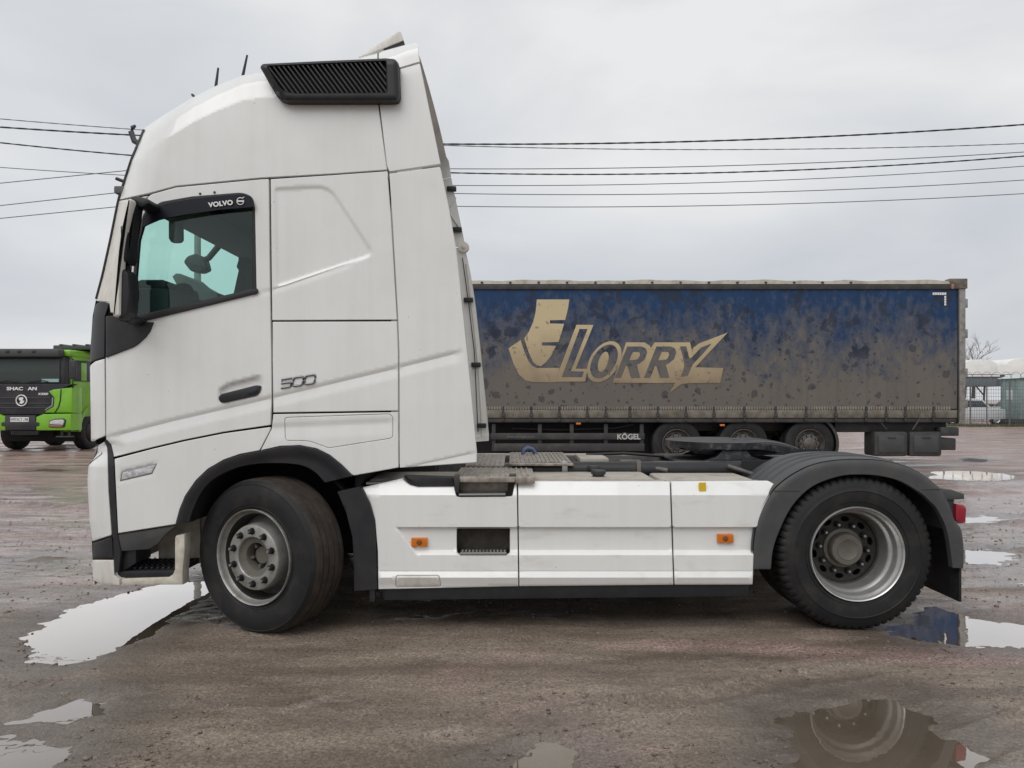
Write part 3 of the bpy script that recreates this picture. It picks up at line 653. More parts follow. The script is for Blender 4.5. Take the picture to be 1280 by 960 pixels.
# black joint between step cover and front bumper
panel('front_joint_strip', [(130, 550), (137, 549), (142.5, 560), (144, 600), (147.5, 667), (152, 690), (149, 716), (142, 716), (140.5, 668), (136.5, 615), (134.5, 560)], BK, TRK, cab_off, base=0.004, mirror=True, rnd=2)
panel('headlamp_side', [(122, 557, 3), (131, 551.5), (134.5, 562), (136, 614), (140, 669), (115, 677), (111.5, 652), (109, 600), (110, 583, 4), (121, 566)], W_, TRK, cab_off, mirror=True, rnd=2)
tube('headlamp_seam', [W(x, y, cab_off(np.array([x]), np.array([y]))[0] - 0.0015) for x, y in ((112, 580), (120, 573), (127, 567.5), (127.5, 565))], 0.003, M['seal'], TRK, 6)
panel('bumper_insert', [(115.5, 679), (140.5, 671), (142, 697.5), (116, 697.5)], BK, TRK, cab_off, mirror=True)
panel('bumper', [(114.5, 700), (142.5, 700), (143.5, 719), (150, 724.5), (150, 732), (127, 731.5, 3), (116.5, 725.5, 3)], M['white_dirty'], TRK, cab_off, mirror=True)
box('parking_sensor', (W(132.5, 0, .03).x, W(137.5, 0, .03).x, Y0 + 0.06, Y0 + 0.09, W(0, 691.5, .03).z, W(0, 686.5, .03).z), M['dark'], TRK, 0.008)
# entry step
px_prism('step_frame', [(150.5, 724.5), (209, 722.5), (214, 719, 3), (216.5, 713), (216.5, 673), (218, 670.5), (229, 668.5), (229, 690), (226.5, 715), (226.5, 732), (150.5, 732.5)], Y0 + 0.02, Y0 + 0.12, M['white_grimy'], TRK, 0.008, Yref=Y0)
px_prism('step_tread', [(143, 716), (216, 714), (216, 721), (211, 723), (148, 723.5), (143.5, 720)], Y0 + 0.03, Y0 + 0.42, M['black'], TRK, 0.006, Yref=Y0)
bm = bmesh.new()
for i in range(9):
    for j in range(4):
        x = W(152 + i * 7.2, 0).x; bm_box(bm, x, x + 0.018, Y0 + 0.07 + j * 0.08, Y0 + 0.11 + j * 0.08, W(0, 714.5).z, W(0, 714.5).z + 0.012, 0.003, 1)
from_bm('step_grip_teeth', bm, M['black'], TRK)['kind'] = 'stuff'
box('step_back_panel', (W(160, 0).x, W(217, 0).x, Y0 + 0.40, Y0 + 0.43, W(0, 722).z, W(0, 655).z), M['white_grimy'], TRK)
px_prism('step_side_panel', [(143, 716), (143, 688), (165, 688), (165, 706), (150, 716)], Y0 + 0.05, Y0 + 0.25, BK, TRK, 0.006, Yref=Y0)
px_prism('step_flap', [(146, 669), (219.5, 657.5), (206, 668), (196, 680), (185, 687), (150, 689.5)], Y0 + 0.012, Y0 + 0.03, M['fender'], TRK, 0.004, Yref=Y0)
# front wheel arch
ARCH_O = [(220, 655), (225, 637), (232, 620), (245, 601.5), (260, 587), (280, 575.5), (300, 568.5), (325, 563.5), (350, 558.5), (375, 557.5), (396, 561.5), (412, 569.5), (427, 581.5), (441, 595.5)]
ARCH_I = [(406, 604), (395, 592), (382, 584), (366, 580.5), (345, 579.5), (320, 580.5), (297, 585), (278, 593), (263, 603), (251, 618), (242, 637), (237, 653)]
ARCH_O, ARCH_I = spl(ARCH_O), spl(ARCH_I)
panel('wheel_arch', ARCH_O + ARCH_I, BK, TRK, lambda x, y: -0.018 + 0.02 * sm(np.abs(sdist(np.stack([x, y], 1), ARCH_O, False)) / 14 - 0.2), thick=0.06, mirror=True, rnd=1)
panel('rear_arch_piece', [(421, 614.5), (449.5, 608.5), (456, 617), (463, 631), (468, 650), (470.5, 680), (472, 737.5), (442, 739.5), (442, 710), (440, 672), (432, 640)], BK, TRK,
      lambda x, y: 0.012 * np.sin(np.clip((x - 430) / 40, 0, 1) * 3.1) * -1, thick=0.10, mirror=True)
def strip(name, pp, ya, yb, mat_, parent, thick=0.008):
    v = []; f = []
    for p in pp:
        w = W(*p); v += [(w.x, ya, w.z), (w.x, yb, w.z)]
    for i in range(len(pp) - 1): f.append((2 * i, 2 * i + 1, 2 * i + 3, 2 * i + 2))
    return mk(name, v, f, mat_, parent, 60)
arch_l = [(237, 653), (242, 637), (251, 616), (263, 600), (280, 587), (300, 579), (330, 574), (360, 573), (385, 579), (405, 592), (425, 612), (438, 640), (446, 680), (447, 735)]
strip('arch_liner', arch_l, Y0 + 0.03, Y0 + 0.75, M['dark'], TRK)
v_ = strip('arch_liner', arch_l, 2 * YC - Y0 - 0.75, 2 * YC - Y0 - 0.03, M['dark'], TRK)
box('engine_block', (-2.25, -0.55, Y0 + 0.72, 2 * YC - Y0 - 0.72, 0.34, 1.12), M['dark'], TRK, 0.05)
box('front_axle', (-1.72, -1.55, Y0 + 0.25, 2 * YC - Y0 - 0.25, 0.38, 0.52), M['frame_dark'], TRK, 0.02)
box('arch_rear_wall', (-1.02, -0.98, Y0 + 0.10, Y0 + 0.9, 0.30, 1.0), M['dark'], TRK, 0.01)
box('splash_stay', (W(461, 0).x, W(468, 0).x, Y0 + 0.02, Y0 + 0.05, W(0, 753).z, W(0, 736).z), BK, TRK, 0.003)
# door handle
px_prism('door_handle', [(272.5, 497), (276, 492.5), (320, 481.5), (325.5, 482), (325, 488), (321, 494), (281, 503.5), (275, 503)], Y0 - 0.012, Y0 + 0.016, M['black'], door, 0.005, rnd=2)
px_prism('handle_lock', [(311, 486), (321.5, 483.5), (320.5, 491), (310, 493.5)], Y0 - 0.016, Y0 - 0.006, M['black_gloss'], door, 0.002)
for x_, y_ in ((250, 242), (268, 240.3)):
    px_prism('screw_plug', [(x_ + 1.5 * math.cos(a), y_ + 1.5 * math.sin(a)) for a in np.linspace(0, 6.283, 12, False)], Y0 - 0.004, Y0 + 0.004, M['seal'], door)
# badge
def digit(name, x0, strokes):
    bm = bmesh.new()
    for st in strokes:
        P_ = []
        for u_, v_ in st:
            px_ = x0 + u_ * 12.6 + (v_ - 0.5) * 1.2; py_ = 476.5 - (px_ - 372.5) * 0.15 - (v_ - 0.5) * 10.6
            P_.append(W(px_, py_, -0.004))
        bm_tube(bm, P_, 0.0072, 8)
    return from_bm(name, bm, M['badge'], TRK, 40)
zero = [(.22, 0), (.78, 0), (.93, .06), (1, .24), (1, .76), (.93, .94), (.78, 1), (.22, 1), (.07, .94), (0, .76), (0, .24), (.07, .06), (.22, 0), (.5, 0)]
digit('badge_digit', 351.5, [[(1, 1), (.02, 1), (.02, .54), (.80, .54), (.95, .48), (1, .38), (1, .16), (.95, .05), (.80, 0), (.02, 0)]])
digit('badge_digit', 366.3, [zero]); digit('badge_digit', 381.2, [zero])
# smoked wind deflector above the side window, with its print
VIS = [(176, 286), (178, 270), (190, 259, 5), (210, 252.5), (240, 247.5), (280, 243.2), (304, 241.3), (313, 245.5, 7), (317.5, 253, 5), (318, 259.5), (275, 263), (230, 269.5), (200, 275), (187, 280.5)]
vis = panel('wind_visor', VIS, M['visor'], door, lambda x, y: -0.028 + 0.00028 * (y - 240) * -1, thick=0.006, rnd=2, grid=6)
tu, tv = Vector((1, 0, 0.115)).normalized(), Vector((-0.115, 0, 1)).normalized()
wt = W(276.5, 255.2, -0.035)
text_mesh('maker_print', 'VOLVO', 0.041, M['print_white'], vis, (wt.x, Y0 - 0.042, wt.z), tu, tv, 0.002, 1.08, spacing=1.06, offset=0.0016)
we = W(300.8, 251.7, -0.035)
bm = bmesh.new()
bm_tube(bm, [(we.x + 0.0215 * math.cos(a), Y0 - 0.040, we.z + 0.0215 * math.sin(a)) for a in np.linspace(0.95, 6.6, 30)], 0.0028, 6)
bm_tube(bm, [(we.x + 0.010, Y0 - 0.040, we.z + 0.016), (we.x + 0.024, Y0 - 0.040, we.z + 0.026)], 0.003, 6)
bm_box(bm, we.x - 0.021, we.x + 0.021, Y0 - 0.042, Y0 - 0.038, we.z - 0.0045, we.z + 0.0045)
from_bm('maker_emblem', bm, M['print_white'], vis)
# mirrors
mir = part_empty('mirror', TRK, (0, 0, 0))
def mp_(name, pp, a, b_, m_, bev=0.01, rnd=2): return px_prism(name, pp, Y0 + a, Y0 + b_, m_, mir, bev, rnd=rnd)
mp_('mirror_cover', [(156, 252), (161.5, 247), (164, 250), (159.5, 266), (154.5, 288), (151, 315), (149.5, 345), (148.5, 394), (140.5, 396), (140, 382), (142.5, 358), (144, 335), (146.5, 315), (150.5, 290), (153.5, 270)], -0.285, -0.215, M['white_dirty'], 0.012)
mp_('mirror_body', [(158, 251), (164, 246.5), (163, 258), (158.5, 285), (157, 322), (154, 328), (148.5, 327), (151.5, 305), (155, 280)], -0.25, -0.10, BK, 0.012)
mp_('mirror_arm', [(163, 246), (170, 244.5), (184, 248), (186, 254), (176, 259), (164, 256)], -0.18, 0.0, BK, 0.008)
mp_('wide_mirror', [(146, 338), (153, 335), (160, 340), (162, 366), (160, 379), (159, 392), (153, 400), (147, 399), (143.5, 385), (143, 355)], -0.26, -0.12, BK, 0.025, rnd=4)
mp_('mirror_bracket', [(150, 282), (157, 280), (157, 296), (150, 298)], -0.21, -0.12, BK, 0.01)
mp_('lower_arm', [(145, 390), (158, 392), (166, 398), (160, 404), (146, 400)], -0.18, 0.03, BK, 0.01)
mp_('mirror_spine', [(150, 300), (155, 298), (154, 345), (147, 345)], -0.20, -0.11, BK, 0.01)
# roof air intake
OPEN = [(335, 83.5), (482, 77), (483, 115.5), (366, 116.5, 6), (352, 112, 4)]
vent = panel('air_intake', [(324.5, 84, 3), (328, 79.5, 3), (400, 76), (482, 72.5), (494, 73.5, 5), (498.5, 79), (500.3, 121, 3), (496, 126.5, 3), (485, 127.3), (356, 127.3, 7), (346, 121)], BK, TRK, lambda x, y: -0.075 + 0.02 * np.clip(1 - np.abs(sdist(np.stack([x, y], 1), [(324.5, 84), (328, 79.5), (498, 73), (500, 127), (356, 127)])) / 5, 0, 1), holes=[OPEN], thick=0.22, mirror=False, bev=1.4, bevd=0.012)
px_prism('intake_back', [(330, 80), (486, 75), (486, 120), (352, 120)], Y0 - 0.018, Y0 + 0.06, M['dark'], vent)
def clip_poly(sub, conv):
    s = 1 if area2(conv) > 0 else -1; out = list(sub)
    for i in range(len(conv)):
        a, b_ = conv[i - 1], conv[i]; inp, out = out, []
        sidef = lambda p: s * ((b_[0] - a[0]) * (p[1] - a[1]) - (b_[1] - a[1]) * (p[0] - a[0]))
        for j in range(len(inp)):
            p, q_ = inp[j - 1], inp[j]; sp, sq = sidef(p), sidef(q_)
            if sp >= 0: out.append(p)
            if (sp >= 0) != (sq >= 0):
                t = sp / (sp - sq); out.append((p[0] + (q_[0] - p[0]) * t, p[1] + (q_[1] - p[1]) * t))
        if not out: return []
    return out
op2 = [p[:2] for p in OPEN]
for i in range(28):
    x0 = 310 + i * 6.2
    c = clip_poly([(x0, 75), (x0 + 2.1, 75), (x0 + 34.1, 118), (x0 + 32, 118)], op2)
    if len(c) > 2 and abs(area2(c)) > 12: px_prism('louvre_slat', c, Y0 - 0.060, Y0 - 0.022, M['black'], vent)
# roof: crown, front, spoiler, aerials
def bridge(name, edge_pts, mat_, bulge, axis_, parent=TRK, n=14, mats=None, d_in=None, ang=40):
    """surface across the cab between an edge on the near side and its twin on the far side"""
    v = []; f = []
    for p in edge_pts:
        yn = p.y; hw = YC - yn
        for k in range(n + 1):
            s_ = -1 + 2 * k / n; q_ = Vector((p.x, YC + s_ * hw, p.z)); q_ += Vector(axis_) * bulge * (1 - abs(s_) ** 2.2); v.append(q_)
    m_ = n + 1
    for i in range(len(edge_pts) - 1):
        for k in range(n): f.append((i * m_ + k, i * m_ + k + 1, (i + 1) * m_ + k + 1, (i + 1) * m_ + k))
    return mk(name, v, f, mat_, parent, ang)
def onside(x, y, extra=0.0): return W(x, y, float(cab_off(np.array([float(x)]), np.array([float(y)]))[0]) + extra)
bridge('roof', [onside(x, typ(x) + 1.2) for x in np.linspace(181, 519, 30)], W_, 0.05, (0, 0, 1))
bridge('roof_front', [onside(fxp(y) + 0.8, y) for y in np.linspace(162, 226, 8)], W_, 0.12, (-1, 0, 0))
bridge('windscreen', [onside(fxp(y) + 0.8, y) for y in np.linspace(227, 374, 14)], M['windscreen'], 0.12, (-1, 0, 0))
bridge('front_panel', [onside(fxp(y) + 0.8, y) for y in np.linspace(375, 556, 10)], M['black_gloss'], 0.12, (-1, 0, 0))
bridge('front_bumper_skin', [onside(fxp(y) + 1.0, y) for y in np.linspace(558, 731, 10)], M['white_dirty'], 0.10, (-1, 0, 0))
tube('windscreen_seal', [onside(fxp(y) + 1.5, y, -0.004) for y in np.linspace(163, 374, 26)], 0.011, M['seal'], TRK, 8)
def mirY(o, name=None, parent=TRK):
    return mk(name or o.name.split('.')[0], [(p.co.x, 2 * YC - p.co.y, p.co.z) for p in o.data.vertices], [tuple(p.vertices)[::-1] for p in o.data.polygons], o.data.materials[0], parent, 35)
ya, yb = Y0 + 0.42, 2 * YC - Y0 - 0.42
px_prism('roof_spoiler', [(448, 72), (449, 70), (498.5, 38.8), (501, 40), (504.5, 50), (478, 60.5)], ya, yb, M['white_dirty'], TRK, 0.004, Yref=ya)
px_prism('spoiler_rubber', [(479, 60.6), (504.5, 50.3), (506, 56), (480, 68)], ya + 0.01, yb - 0.01, M['seal'], TRK, Yref=ya)
for a, b_ in (((270, 107), (272.8, 85)), ((303.5, 95), (309, 69))):
    tube('roof_aerial', [PW(*a, Y0 + 0.5) - Vector((0, 0, 0.12)), PW(*a, Y0 + 0.5), PW(*b_, Y0 + 0.5)], [0.012, 0.011, 0.007], BK, TRK)
p = PW(241.5, 119.5, Y0 + 0.5); lathe('roof_lamp_stud', [(0, -.02), (.008, -.018), (.010, 0), (.008, .018), (0, .02)], M['fender'], part_empty('roof_stud', TRK, p), 10)
p = PW(164, 165, Y0 + 0.35); tube('roof_marker', [p + Vector((0.10, 0, -0.11)), p + Vector((0.02, 0, -0.06)), p, p + Vector((0.008, 0, 0.03)), p + Vector((0.03, 0, 0.045))], [0.015, 0.02, 0.02, 0.016, 0.008], M['fender'], TRK)
p = PW(149, 225, Y0 + 0.2); tube('screen_clip', [p + Vector((-0.02, 0, 0.01)), p + Vector((0.03, 0, -0.01))], 0.011, M['seal'], TRK)
# cab body: rear wall, floor, headliner, cabin
z0, z1 = W(0, 580).z, W(0, 210).z
box('cab_rear_wall', (W(494, 0).x - 0.03, W(494, 0).x + 0.01, Y0 + 0.025, 2 * YC - Y0 - 0.025, 1.06, z1), M['white_dirty'], TRK, 0.0)
box('cab_upper_wall', (W(478, 0).x - 0.03, W(478, 0).x + 0.01, Y0 + 0.22, 2 * YC - Y0 - 0.22, z1 + 0.002, z1 + 0.62), M['white_dirty'], TRK, 0.0)
box('cab_floor', (-2.5, W(494, 0).x, Y0 + 0.06, 2 * YC - Y0 - 0.06, 1.12, 1.18), M['lining_dark'], TRK, 0.0)
xh = W(165, 0, 0.2).x
mk('headliner', [(xh + 0.10, Y0 + 0.05, 2.86), (xh + 0.10, 2 * YC - Y0 - 0.05, 2.86), (-1.0, 2 * YC - Y0 - 0.05, 2.98), (-1.0, Y0 + 0.05, 2.98)], [(0, 1, 2, 3)], M['lining'], TRK, 0)
box('header_shelf', (xh - 0.08, xh + 0.35, Y0 + 0.12, 2 * YC - Y0 - 0.12, 2.82, 2.87), M['lining'], TRK, 0.01)
box('cabin_rear_curtain', (-1.42, -1.39, Y0 + 0.05, 2 * YC - Y0 - 0.05, 1.18, 2.97), M['lining_dark'], TRK, 0.0)
box('far_header', (-2.42, -1.42, 2 * YC - Y0 - 0.22, 2 * YC - Y0 - 0.06, 2.70, 2.95), M['lining'], TRK, 0.02)
box('instrument_binnacle', (-2.52, -2.30, Y0 + 0.22, Y0 + 0.78, 2.18, 2.28), M['lining_dark'], TRK, 0.04)
box('dashboard', (-2.58, -2.24, Y0 + 0.14, 2 * YC - Y0 - 0.14, 1.55, 2.21), M['lining_dark'], TRK, 0.04)
bm = bmesh.new(); ctr = Vector((-2.42, Y0 + 0.48, 2.09)); ux, uy = Vector((0, 1, 0)), Vector((0.62, 0, 0.78)).normalized()
bm_tube(bm, [ctr + ux * 0.235 * math.cos(a) + uy * 0.235 * math.sin(a) for a in np.linspace(0, 2 * math.pi, 33)], 0.016, 8)
bm_tube(bm, [ctr + ux * 0.23, ctr - uy * 0.03, ctr - ux * 0.23], 0.02, 6); bm_tube(bm, [ctr, ctr - uy * 0.23], 0.02, 6); bm_tube(bm, [ctr, ctr + Vector((-0.3, 0, -0.35))], 0.035, 8)
from_bm('steering_wheel', bm, M['lining_dark'], TRK)
px_prism('seat', [(213.5, 345), (218, 341), (224, 341.5), (234, 350), (256, 362), (272, 366), (276, 385), (277, 420), (236, 420), (224, 365)], Y0 + 1.5, Y0 + 2.0, M['lining'], TRK, 0.03)
box('seat', (-1.78, -1.50, Y0 + 0.25, Y0 + 0.75, 1.2, 2.02), M['lining_dark'], TRK, 0.06)
fm = px_prism('front_mirror', [(228, 327), (233, 319.5), (244, 316), (254, 321), (257, 331), (258, 336), (250, 340), (237, 338.5)], Y0 + 1.88, Y0 + 2.02, M['lining_dark'], TRK, 0.025, rnd=3)
tube('front_mirror_arm', [PW(251, 327, Y0 + 1.95), PW(261, 322.5, Y0 + 1.95), PW(273, 308, Y0 + 1.95), PW(279, 302, Y0 + 1.85)], 0.028, M['lining_dark'], fm)
px_prism('toll_box', [(210.5, 274, 1), (227, 276), (227.5, 300, 3), (224, 303, 2), (214, 303, 2), (210.5, 298)], Y0 + 0.9, Y0 + 0.94, M['lining_dark'], TRK, 0.006, rnd=1)

# ---- side skirts
SK_Y = [601, 619, 658.6, 660.2, 687.5, 694, 713.2, 714, 714.6, 722, 733, 740]; SK_D = [0.055, 0.0, 0.0, 0.030, 0.030, 0.0, 0.0, 0.004, 0.0, -0.016, 0.004, 0.006]
SK_D2 = [0.055, 0.0, 0.0, 0.0, 0.0, 0.0, 0.0, 0.004, 0.0, -0.016, 0.004, 0.006]
def skirt_off(x, y):
    a = np.interp(y, SK_Y, SK_D); b_ = np.interp(y, SK_Y, SK_D2)
    edge = 494 + (y - 660) * 0.76
    w = sm((x - edge) / 7.0)
    return b_ * (1 - w) + a * w + 0.02 * sm((x - 925) / 45) + 0.03 * sm((480 - x) / 30)
rows = [[(400, y), (980, y)] for y in (606, 613, 619, 640, 658.6, 660.2, 675, 687.5, 694, 704, 713.2, 714, 714.6, 722, 728)]
exS = rows + [[(494, 660.5), (520, 694)], [(497.5, 660.5), (523.5, 694)], [(501, 660.5), (527, 694)]]
POCK = [(571.5, 661), (637, 661), (637, 691.5, 3), (633, 693.5), (575, 693.5), (571.5, 691, 3)]
HATCH = [(495, 719.5, 3), (549, 719.5, 3), (551, 733, 1), (495, 734, 1)]
S1P = [(451.5, 609.5), (480, 603), (503, 597.5), (507, 602), (513, 606.5), (522, 609), (568, 608.5), (571, 621, 2), (640, 620.5, 2), (643, 605), (646.3, 601.5), (648.3, 733), (472.7, 737), (472, 690), (468.5, 650), (462, 628)]
WS = M['white_skirt']
panel('side_skirt', S1P, WS, TRK, skirt_off, holes=[POCK, HATCH], grid=3.2, mirror=True, extra=exS, back=M['dark'], hole_rnd=1, thick=0.03)
panel('skirt_hatch', HATCH, M['white_dirty'], TRK, skirt_off, grid=3.2, mirror=True, extra=rows, gap=0.15)
panel('side_skirt', [(647.2, 601.5), (837.5, 601.8), (842, 731.2), (649, 733)], WS, TRK, skirt_off, grid=3.2, mirror=True, extra=exS, back=M['dark'], thick=0.03)
panel('side_skirt', [(838.7, 601.8), (961, 601), (969, 605.5, 1), (960.5, 624), (949, 650), (942.8, 680), (941, 731), (843, 731.2)], WS, TRK, skirt_off, grid=3.2, mirror=True, extra=exS, back=M['dark'], thick=0.03)
px_prism('sill', [(480, 736), (940, 731.5), (938, 748), (478, 753)], Y0 + 0.045, Y0 + 0.09, BK, TRK, 0.008, Yref=Y0)
px_prism('sill', [(480, 736), (940, 731.5), (938, 748), (478, 753)], 2 * YC - Y0 - 0.09, 2 * YC - Y0 - 0.045, BK, TRK, 0.008, Yref=Y0)
# step pocket with polished lip, upper step with bracket
x0, x1 = W(571, 0).x, W(637.5, 0).x; zt, zb = W(0, 660).z, W(0, 692.5).z
bm = bmesh.new()
bm_box(bm, x0 - .01, x1 + .01, Y0 + 0.15, Y0 + 0.17, zb - .02, zt + .02); bm_box(bm, x0 - .012, x0 - .001, Y0 + 0.032, Y0 + 0.15, zb - .02, zt + .02); bm_box(bm, x1 + .001, x1 + .012, Y0 + 0.032, Y0 + 0.15, zb - .02, zt + .02)
bm_box(bm, x0 - .01, x1 + .01, Y0 + 0.034, Y0 + 0.15, zt + .004, zt + .014)
from_bm('step_pocket', bm, M['pocket'], TRK)
px_prism('pocket_lip', [(575, 693.8), (633, 693.8), (633, 690), (575, 690.3)], Y0 - 0.004, Y0 + 0.148, M['steel'], TRK, 0.004, Yref=Y0)
bm = bmesh.new()
for i in range(13): x = W(577 + i * 4.4, 0).x; bm_box(bm, x, x + 0.010, Y0 + 0.01, Y0 + 0.05, W(0, 690.3).z, W(0, 690.3).z + 0.007, 0.002, 1)
from_bm('pocket_grip_teeth', bm, M['alu_dirty'], TRK)['kind'] = 'stuff'
px_prism('upper_step', [(573.5, 619.5), (632, 619.2), (632, 616.5), (573.5, 617)], Y0 - 0.008, Y0 + 0.12, M['steel'], TRK, 0.003, Yref=Y0)
px_prism('upper_step_back', [(574, 619), (634, 618.5), (635.5, 602), (572.5, 602)], Y0 + 0.12, Y0 + 0.135, M['alu_dirty'], TRK, 0.003, Yref=Y0)
px_prism('step_bracket', [(567.5, 595), (573.5, 595), (575, 602), (573, 617), (570, 615), (568, 606)], Y0 - 0.004, Y0 + 0.12, M['frame_dark'], TRK, 0.003, Yref=Y0)
px_prism('step_bracket', [(633, 603), (645, 603), (645, 594), (637, 594)], Y0 + 0.03, Y0 + 0.12, M['frame_dark'], TRK, 0.003, Yref=Y0)
px_prism('skirt_scoop', [(502, 595), (567, 597), (568, 609.5), (520, 611), (508, 606)], Y0 + 0.062, Y0 + 0.11, BK, TRK, 0.01, Yref=Y0, rnd=3)
for cx, cy in ((524, 678), (907, 673.3)):
    d_ = 0.03; lm = px_prism('side_marker_lamp', [(cx - 10, cy - 5.6), (cx + 10, cy - 5.6), (cx + 10.3, cy + 5.6), (cx - 10, cy + 5.6)], Y0 + 0.008, Y0 + 0.034, M['amber'], TRK, 0.004, rnd=1.2)
    w = W(cx, cy, 0.008); pe = px_prism('lamp_core', [(cx + 3.6 * math.cos(a), cy + 3.6 * math.sin(a)) for a in np.linspace(0, 6.283, 12, False)], Y0 + 0.005, Y0 + 0.012, M['amber_dark'], lm, 0.002)
px_prism('sticker', [(874, 603.5), (882.5, 603.3), (882.5, 613.8), (874, 614)], Y0 + 0.012, Y0 + 0.026, M['yellow'], TRK)

# ---- wheels
def plate2d(name, outer, holes, y0, y1, mat_, parent):
    pts = []; ed = []
    for lp in [outer] + holes:
        s = len(pts); pts += lp; ed += [(s + i, s + (i + 1) % len(lp)) for i in range(len(lp))]
    vv, ee, ff, *_ = delaunay_2d_cdt([Vector(p) for p in pts], ed, [], 0, 1e-6)
    V = np.array([(p.x, p.y) for p in vv]); T = np.array([f for f in ff]); C = V[T].mean(1); ok = pip(C, outer)
    for h in holes: ok &= ~pip(C, h)
    T = T[ok]; bm = bmesh.new()
    a = [bm.verts.new((p[0], y0, p[1])) for p in V]; b_ = [bm.verts.new((p[0], y1, p[1])) for p in V]
    for t in T: bm.faces.new([a[i] for i in t]); bm.faces.new([b_[i] for i in t[::-1]])
    for lp in [outer] + holes:
        idx = [int(np.argmin(np.hypot(*(V - np.array(p)).T))) for p in lp]
        for i in range(len(idx)): bm.faces.new((a[idx[i - 1]], a[idx[i]], b_[idx[i]], b_[idx[i - 1]]))
    return from_bm(name, bm, mat_, parent, 40)
circ = lambda cx, cy, rx, ry, n, a0=0.0, rot=0.0: [(cx + rx * math.cos(t + a0) * math.cos(rot) - ry * math.sin(t + a0) * math.sin(rot), cy + rx * math.cos(t + a0) * math.sin(rot) + ry * math.sin(t + a0) * math.cos(rot)) for t in [2 * math.pi * k / n for k in range(n)]]
def dup_wheel(w, loc, rot):
    r_ = w.copy(); COL.objects.link(r_); r_.location = loc; r_.rotation_euler = rot
    for ch in list(w.children):
        c = ch.copy(); COL.objects.link(c); c.parent = r_
    return r_
def nut_mesh():
    bm = bmesh.new()
    def cyl(r0, r1, ya_, yb_, n):
        a = [bm.verts.new((r0 * math.cos(6.2832 * k / n), ya_, r0 * math.sin(6.2832 * k / n))) for k in range(n)]; b_ = [bm.verts.new((r1 * math.cos(6.2832 * k / n), yb_, r1 * math.sin(6.2832 * k / n))) for k in range(n)]
        for k in range(n): bm.faces.new((a[k], a[(k + 1) % n], b_[(k + 1) % n], b_[k]))
        bm.faces.new(b_)
    cyl(0.023, 0.021, 0, -0.006, 14); cyl(0.0175, 0.0165, -0.006, -0.028, 6); cyl(0.0095, 0.0085, -0.028, -0.040, 10)
    bmesh.ops.recalc_face_normals(bm, faces=bm.faces)
    me = bpy.data.meshes.new('wheel_nut'); bm.to_mesh(me); bm.free(); me.materials.append(M['nut']); me.materials.append(M['steel'])
    for p_ in me.polygons:
        if p_.center.y < -0.0285: p_.material_index = 1
    return me
NUT = nut_mesh()
# rear (twin tyres, deep dish)
RW = part_empty('wheel', TRK, (2.198, Y0 + 0.012, 0.494))
side_o = [(0.296, 0.022), (0.306, 0.010), (0.325, 0.003), (0.328, 0.006), (0.333, 0.001), (0.36, -0.004), (0.40, -0.006), (0.404, -0.010), (0.409, -0.006), (0.43, -0.002), (0.436, 0.000), (0.442, 0.003), (0.462, 0.010)]
tread_p = [(0.478, 0.020), (0.490, 0.034), (0.496, 0.055), (0.499, 0.10), (0.499, 0.145), (0.499, 0.19), (0.496, 0.235), (0.490, 0.256), (0.478, 0.27)]
side_i = [(0.462, 0.28), (0.40, 0.296), (0.34, 0.29), (0.306, 0.28), (0.296, 0.268)]
prof = side_o + tread_p + side_i; t0, t1 = len(side_o), len(side_o) + len(tread_p)
def lug(j, k):
    if j < t0 - 1 or j > t1: return 0
    if j in (t0 - 1, t1): return -0.003 if k % 4 == 0 else 0
    kk = (k + (2 if j > t0 + 4 else 0)) % 4
    return -0.013 if kk == 0 else 0
lathe('tyre', prof, M['rubber'], RW, 248, 28, mod=lug)
lathe('inner_tyre', [(r, y + 0.335) for r, y in prof], M['rubber'], RW, 96, 28)
lathe('rim', [(0.300, 0.030), (0.302, 0.008), (0.3025, -0.002), (0.299, -0.007), (0.294, -0.004), (0.290, 0.006), (0.286, 0.020), (0.276, 0.030), (0.271, 0.045), (0.268, 0.075), (0.262, 0.090), (0.250, 0.100), (0.246, 0.120), (0.243, 0.160), (0.238, 0.205)], M['rim'], RW, 96, 40)
lathe('rim_collar', [(0.239, 0.200), (0.228, 0.204), (0.224, 0.212), (0.226, 0.236)], M['rim_dark'], RW, 72, 40)
holes = [circ(0.190 * math.cos(a), 0.190 * math.sin(a), 0.018, 0.029, 14, rot=a) for a in [2 * math.pi * (k + 0.35) / 10 for k in range(10)]]
plate2d('wheel_disc', circ(0, 0, 0.232, 0.232, 60), holes, 0.222, 0.236, M['rim_dark'], RW)
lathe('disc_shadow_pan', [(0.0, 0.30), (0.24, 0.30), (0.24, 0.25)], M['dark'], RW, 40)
lathe('hub', [(0.135, 0.224), (0.128, 0.205), (0.108, 0.200), (0.104, 0.150), (0.098, 0.142), (0.070, 0.140), (0.067, 0.137), (0.063, 0.140), (0.0, 0.141)], M['hub'], RW, 56, 40)
for k in range(10):
    a = 2 * math.pi * (k + 0.85) / 10; o = bpy.data.objects.new('wheel_nut', NUT); COL.objects.link(o); o.parent = RW; o.location = (0.158 * math.cos(a), 0.222, 0.158 * math.sin(a))
dup_wheel(RW, (2.198, 2 * YC - Y0 - 0.012, 0.494), (0, 0, math.pi))
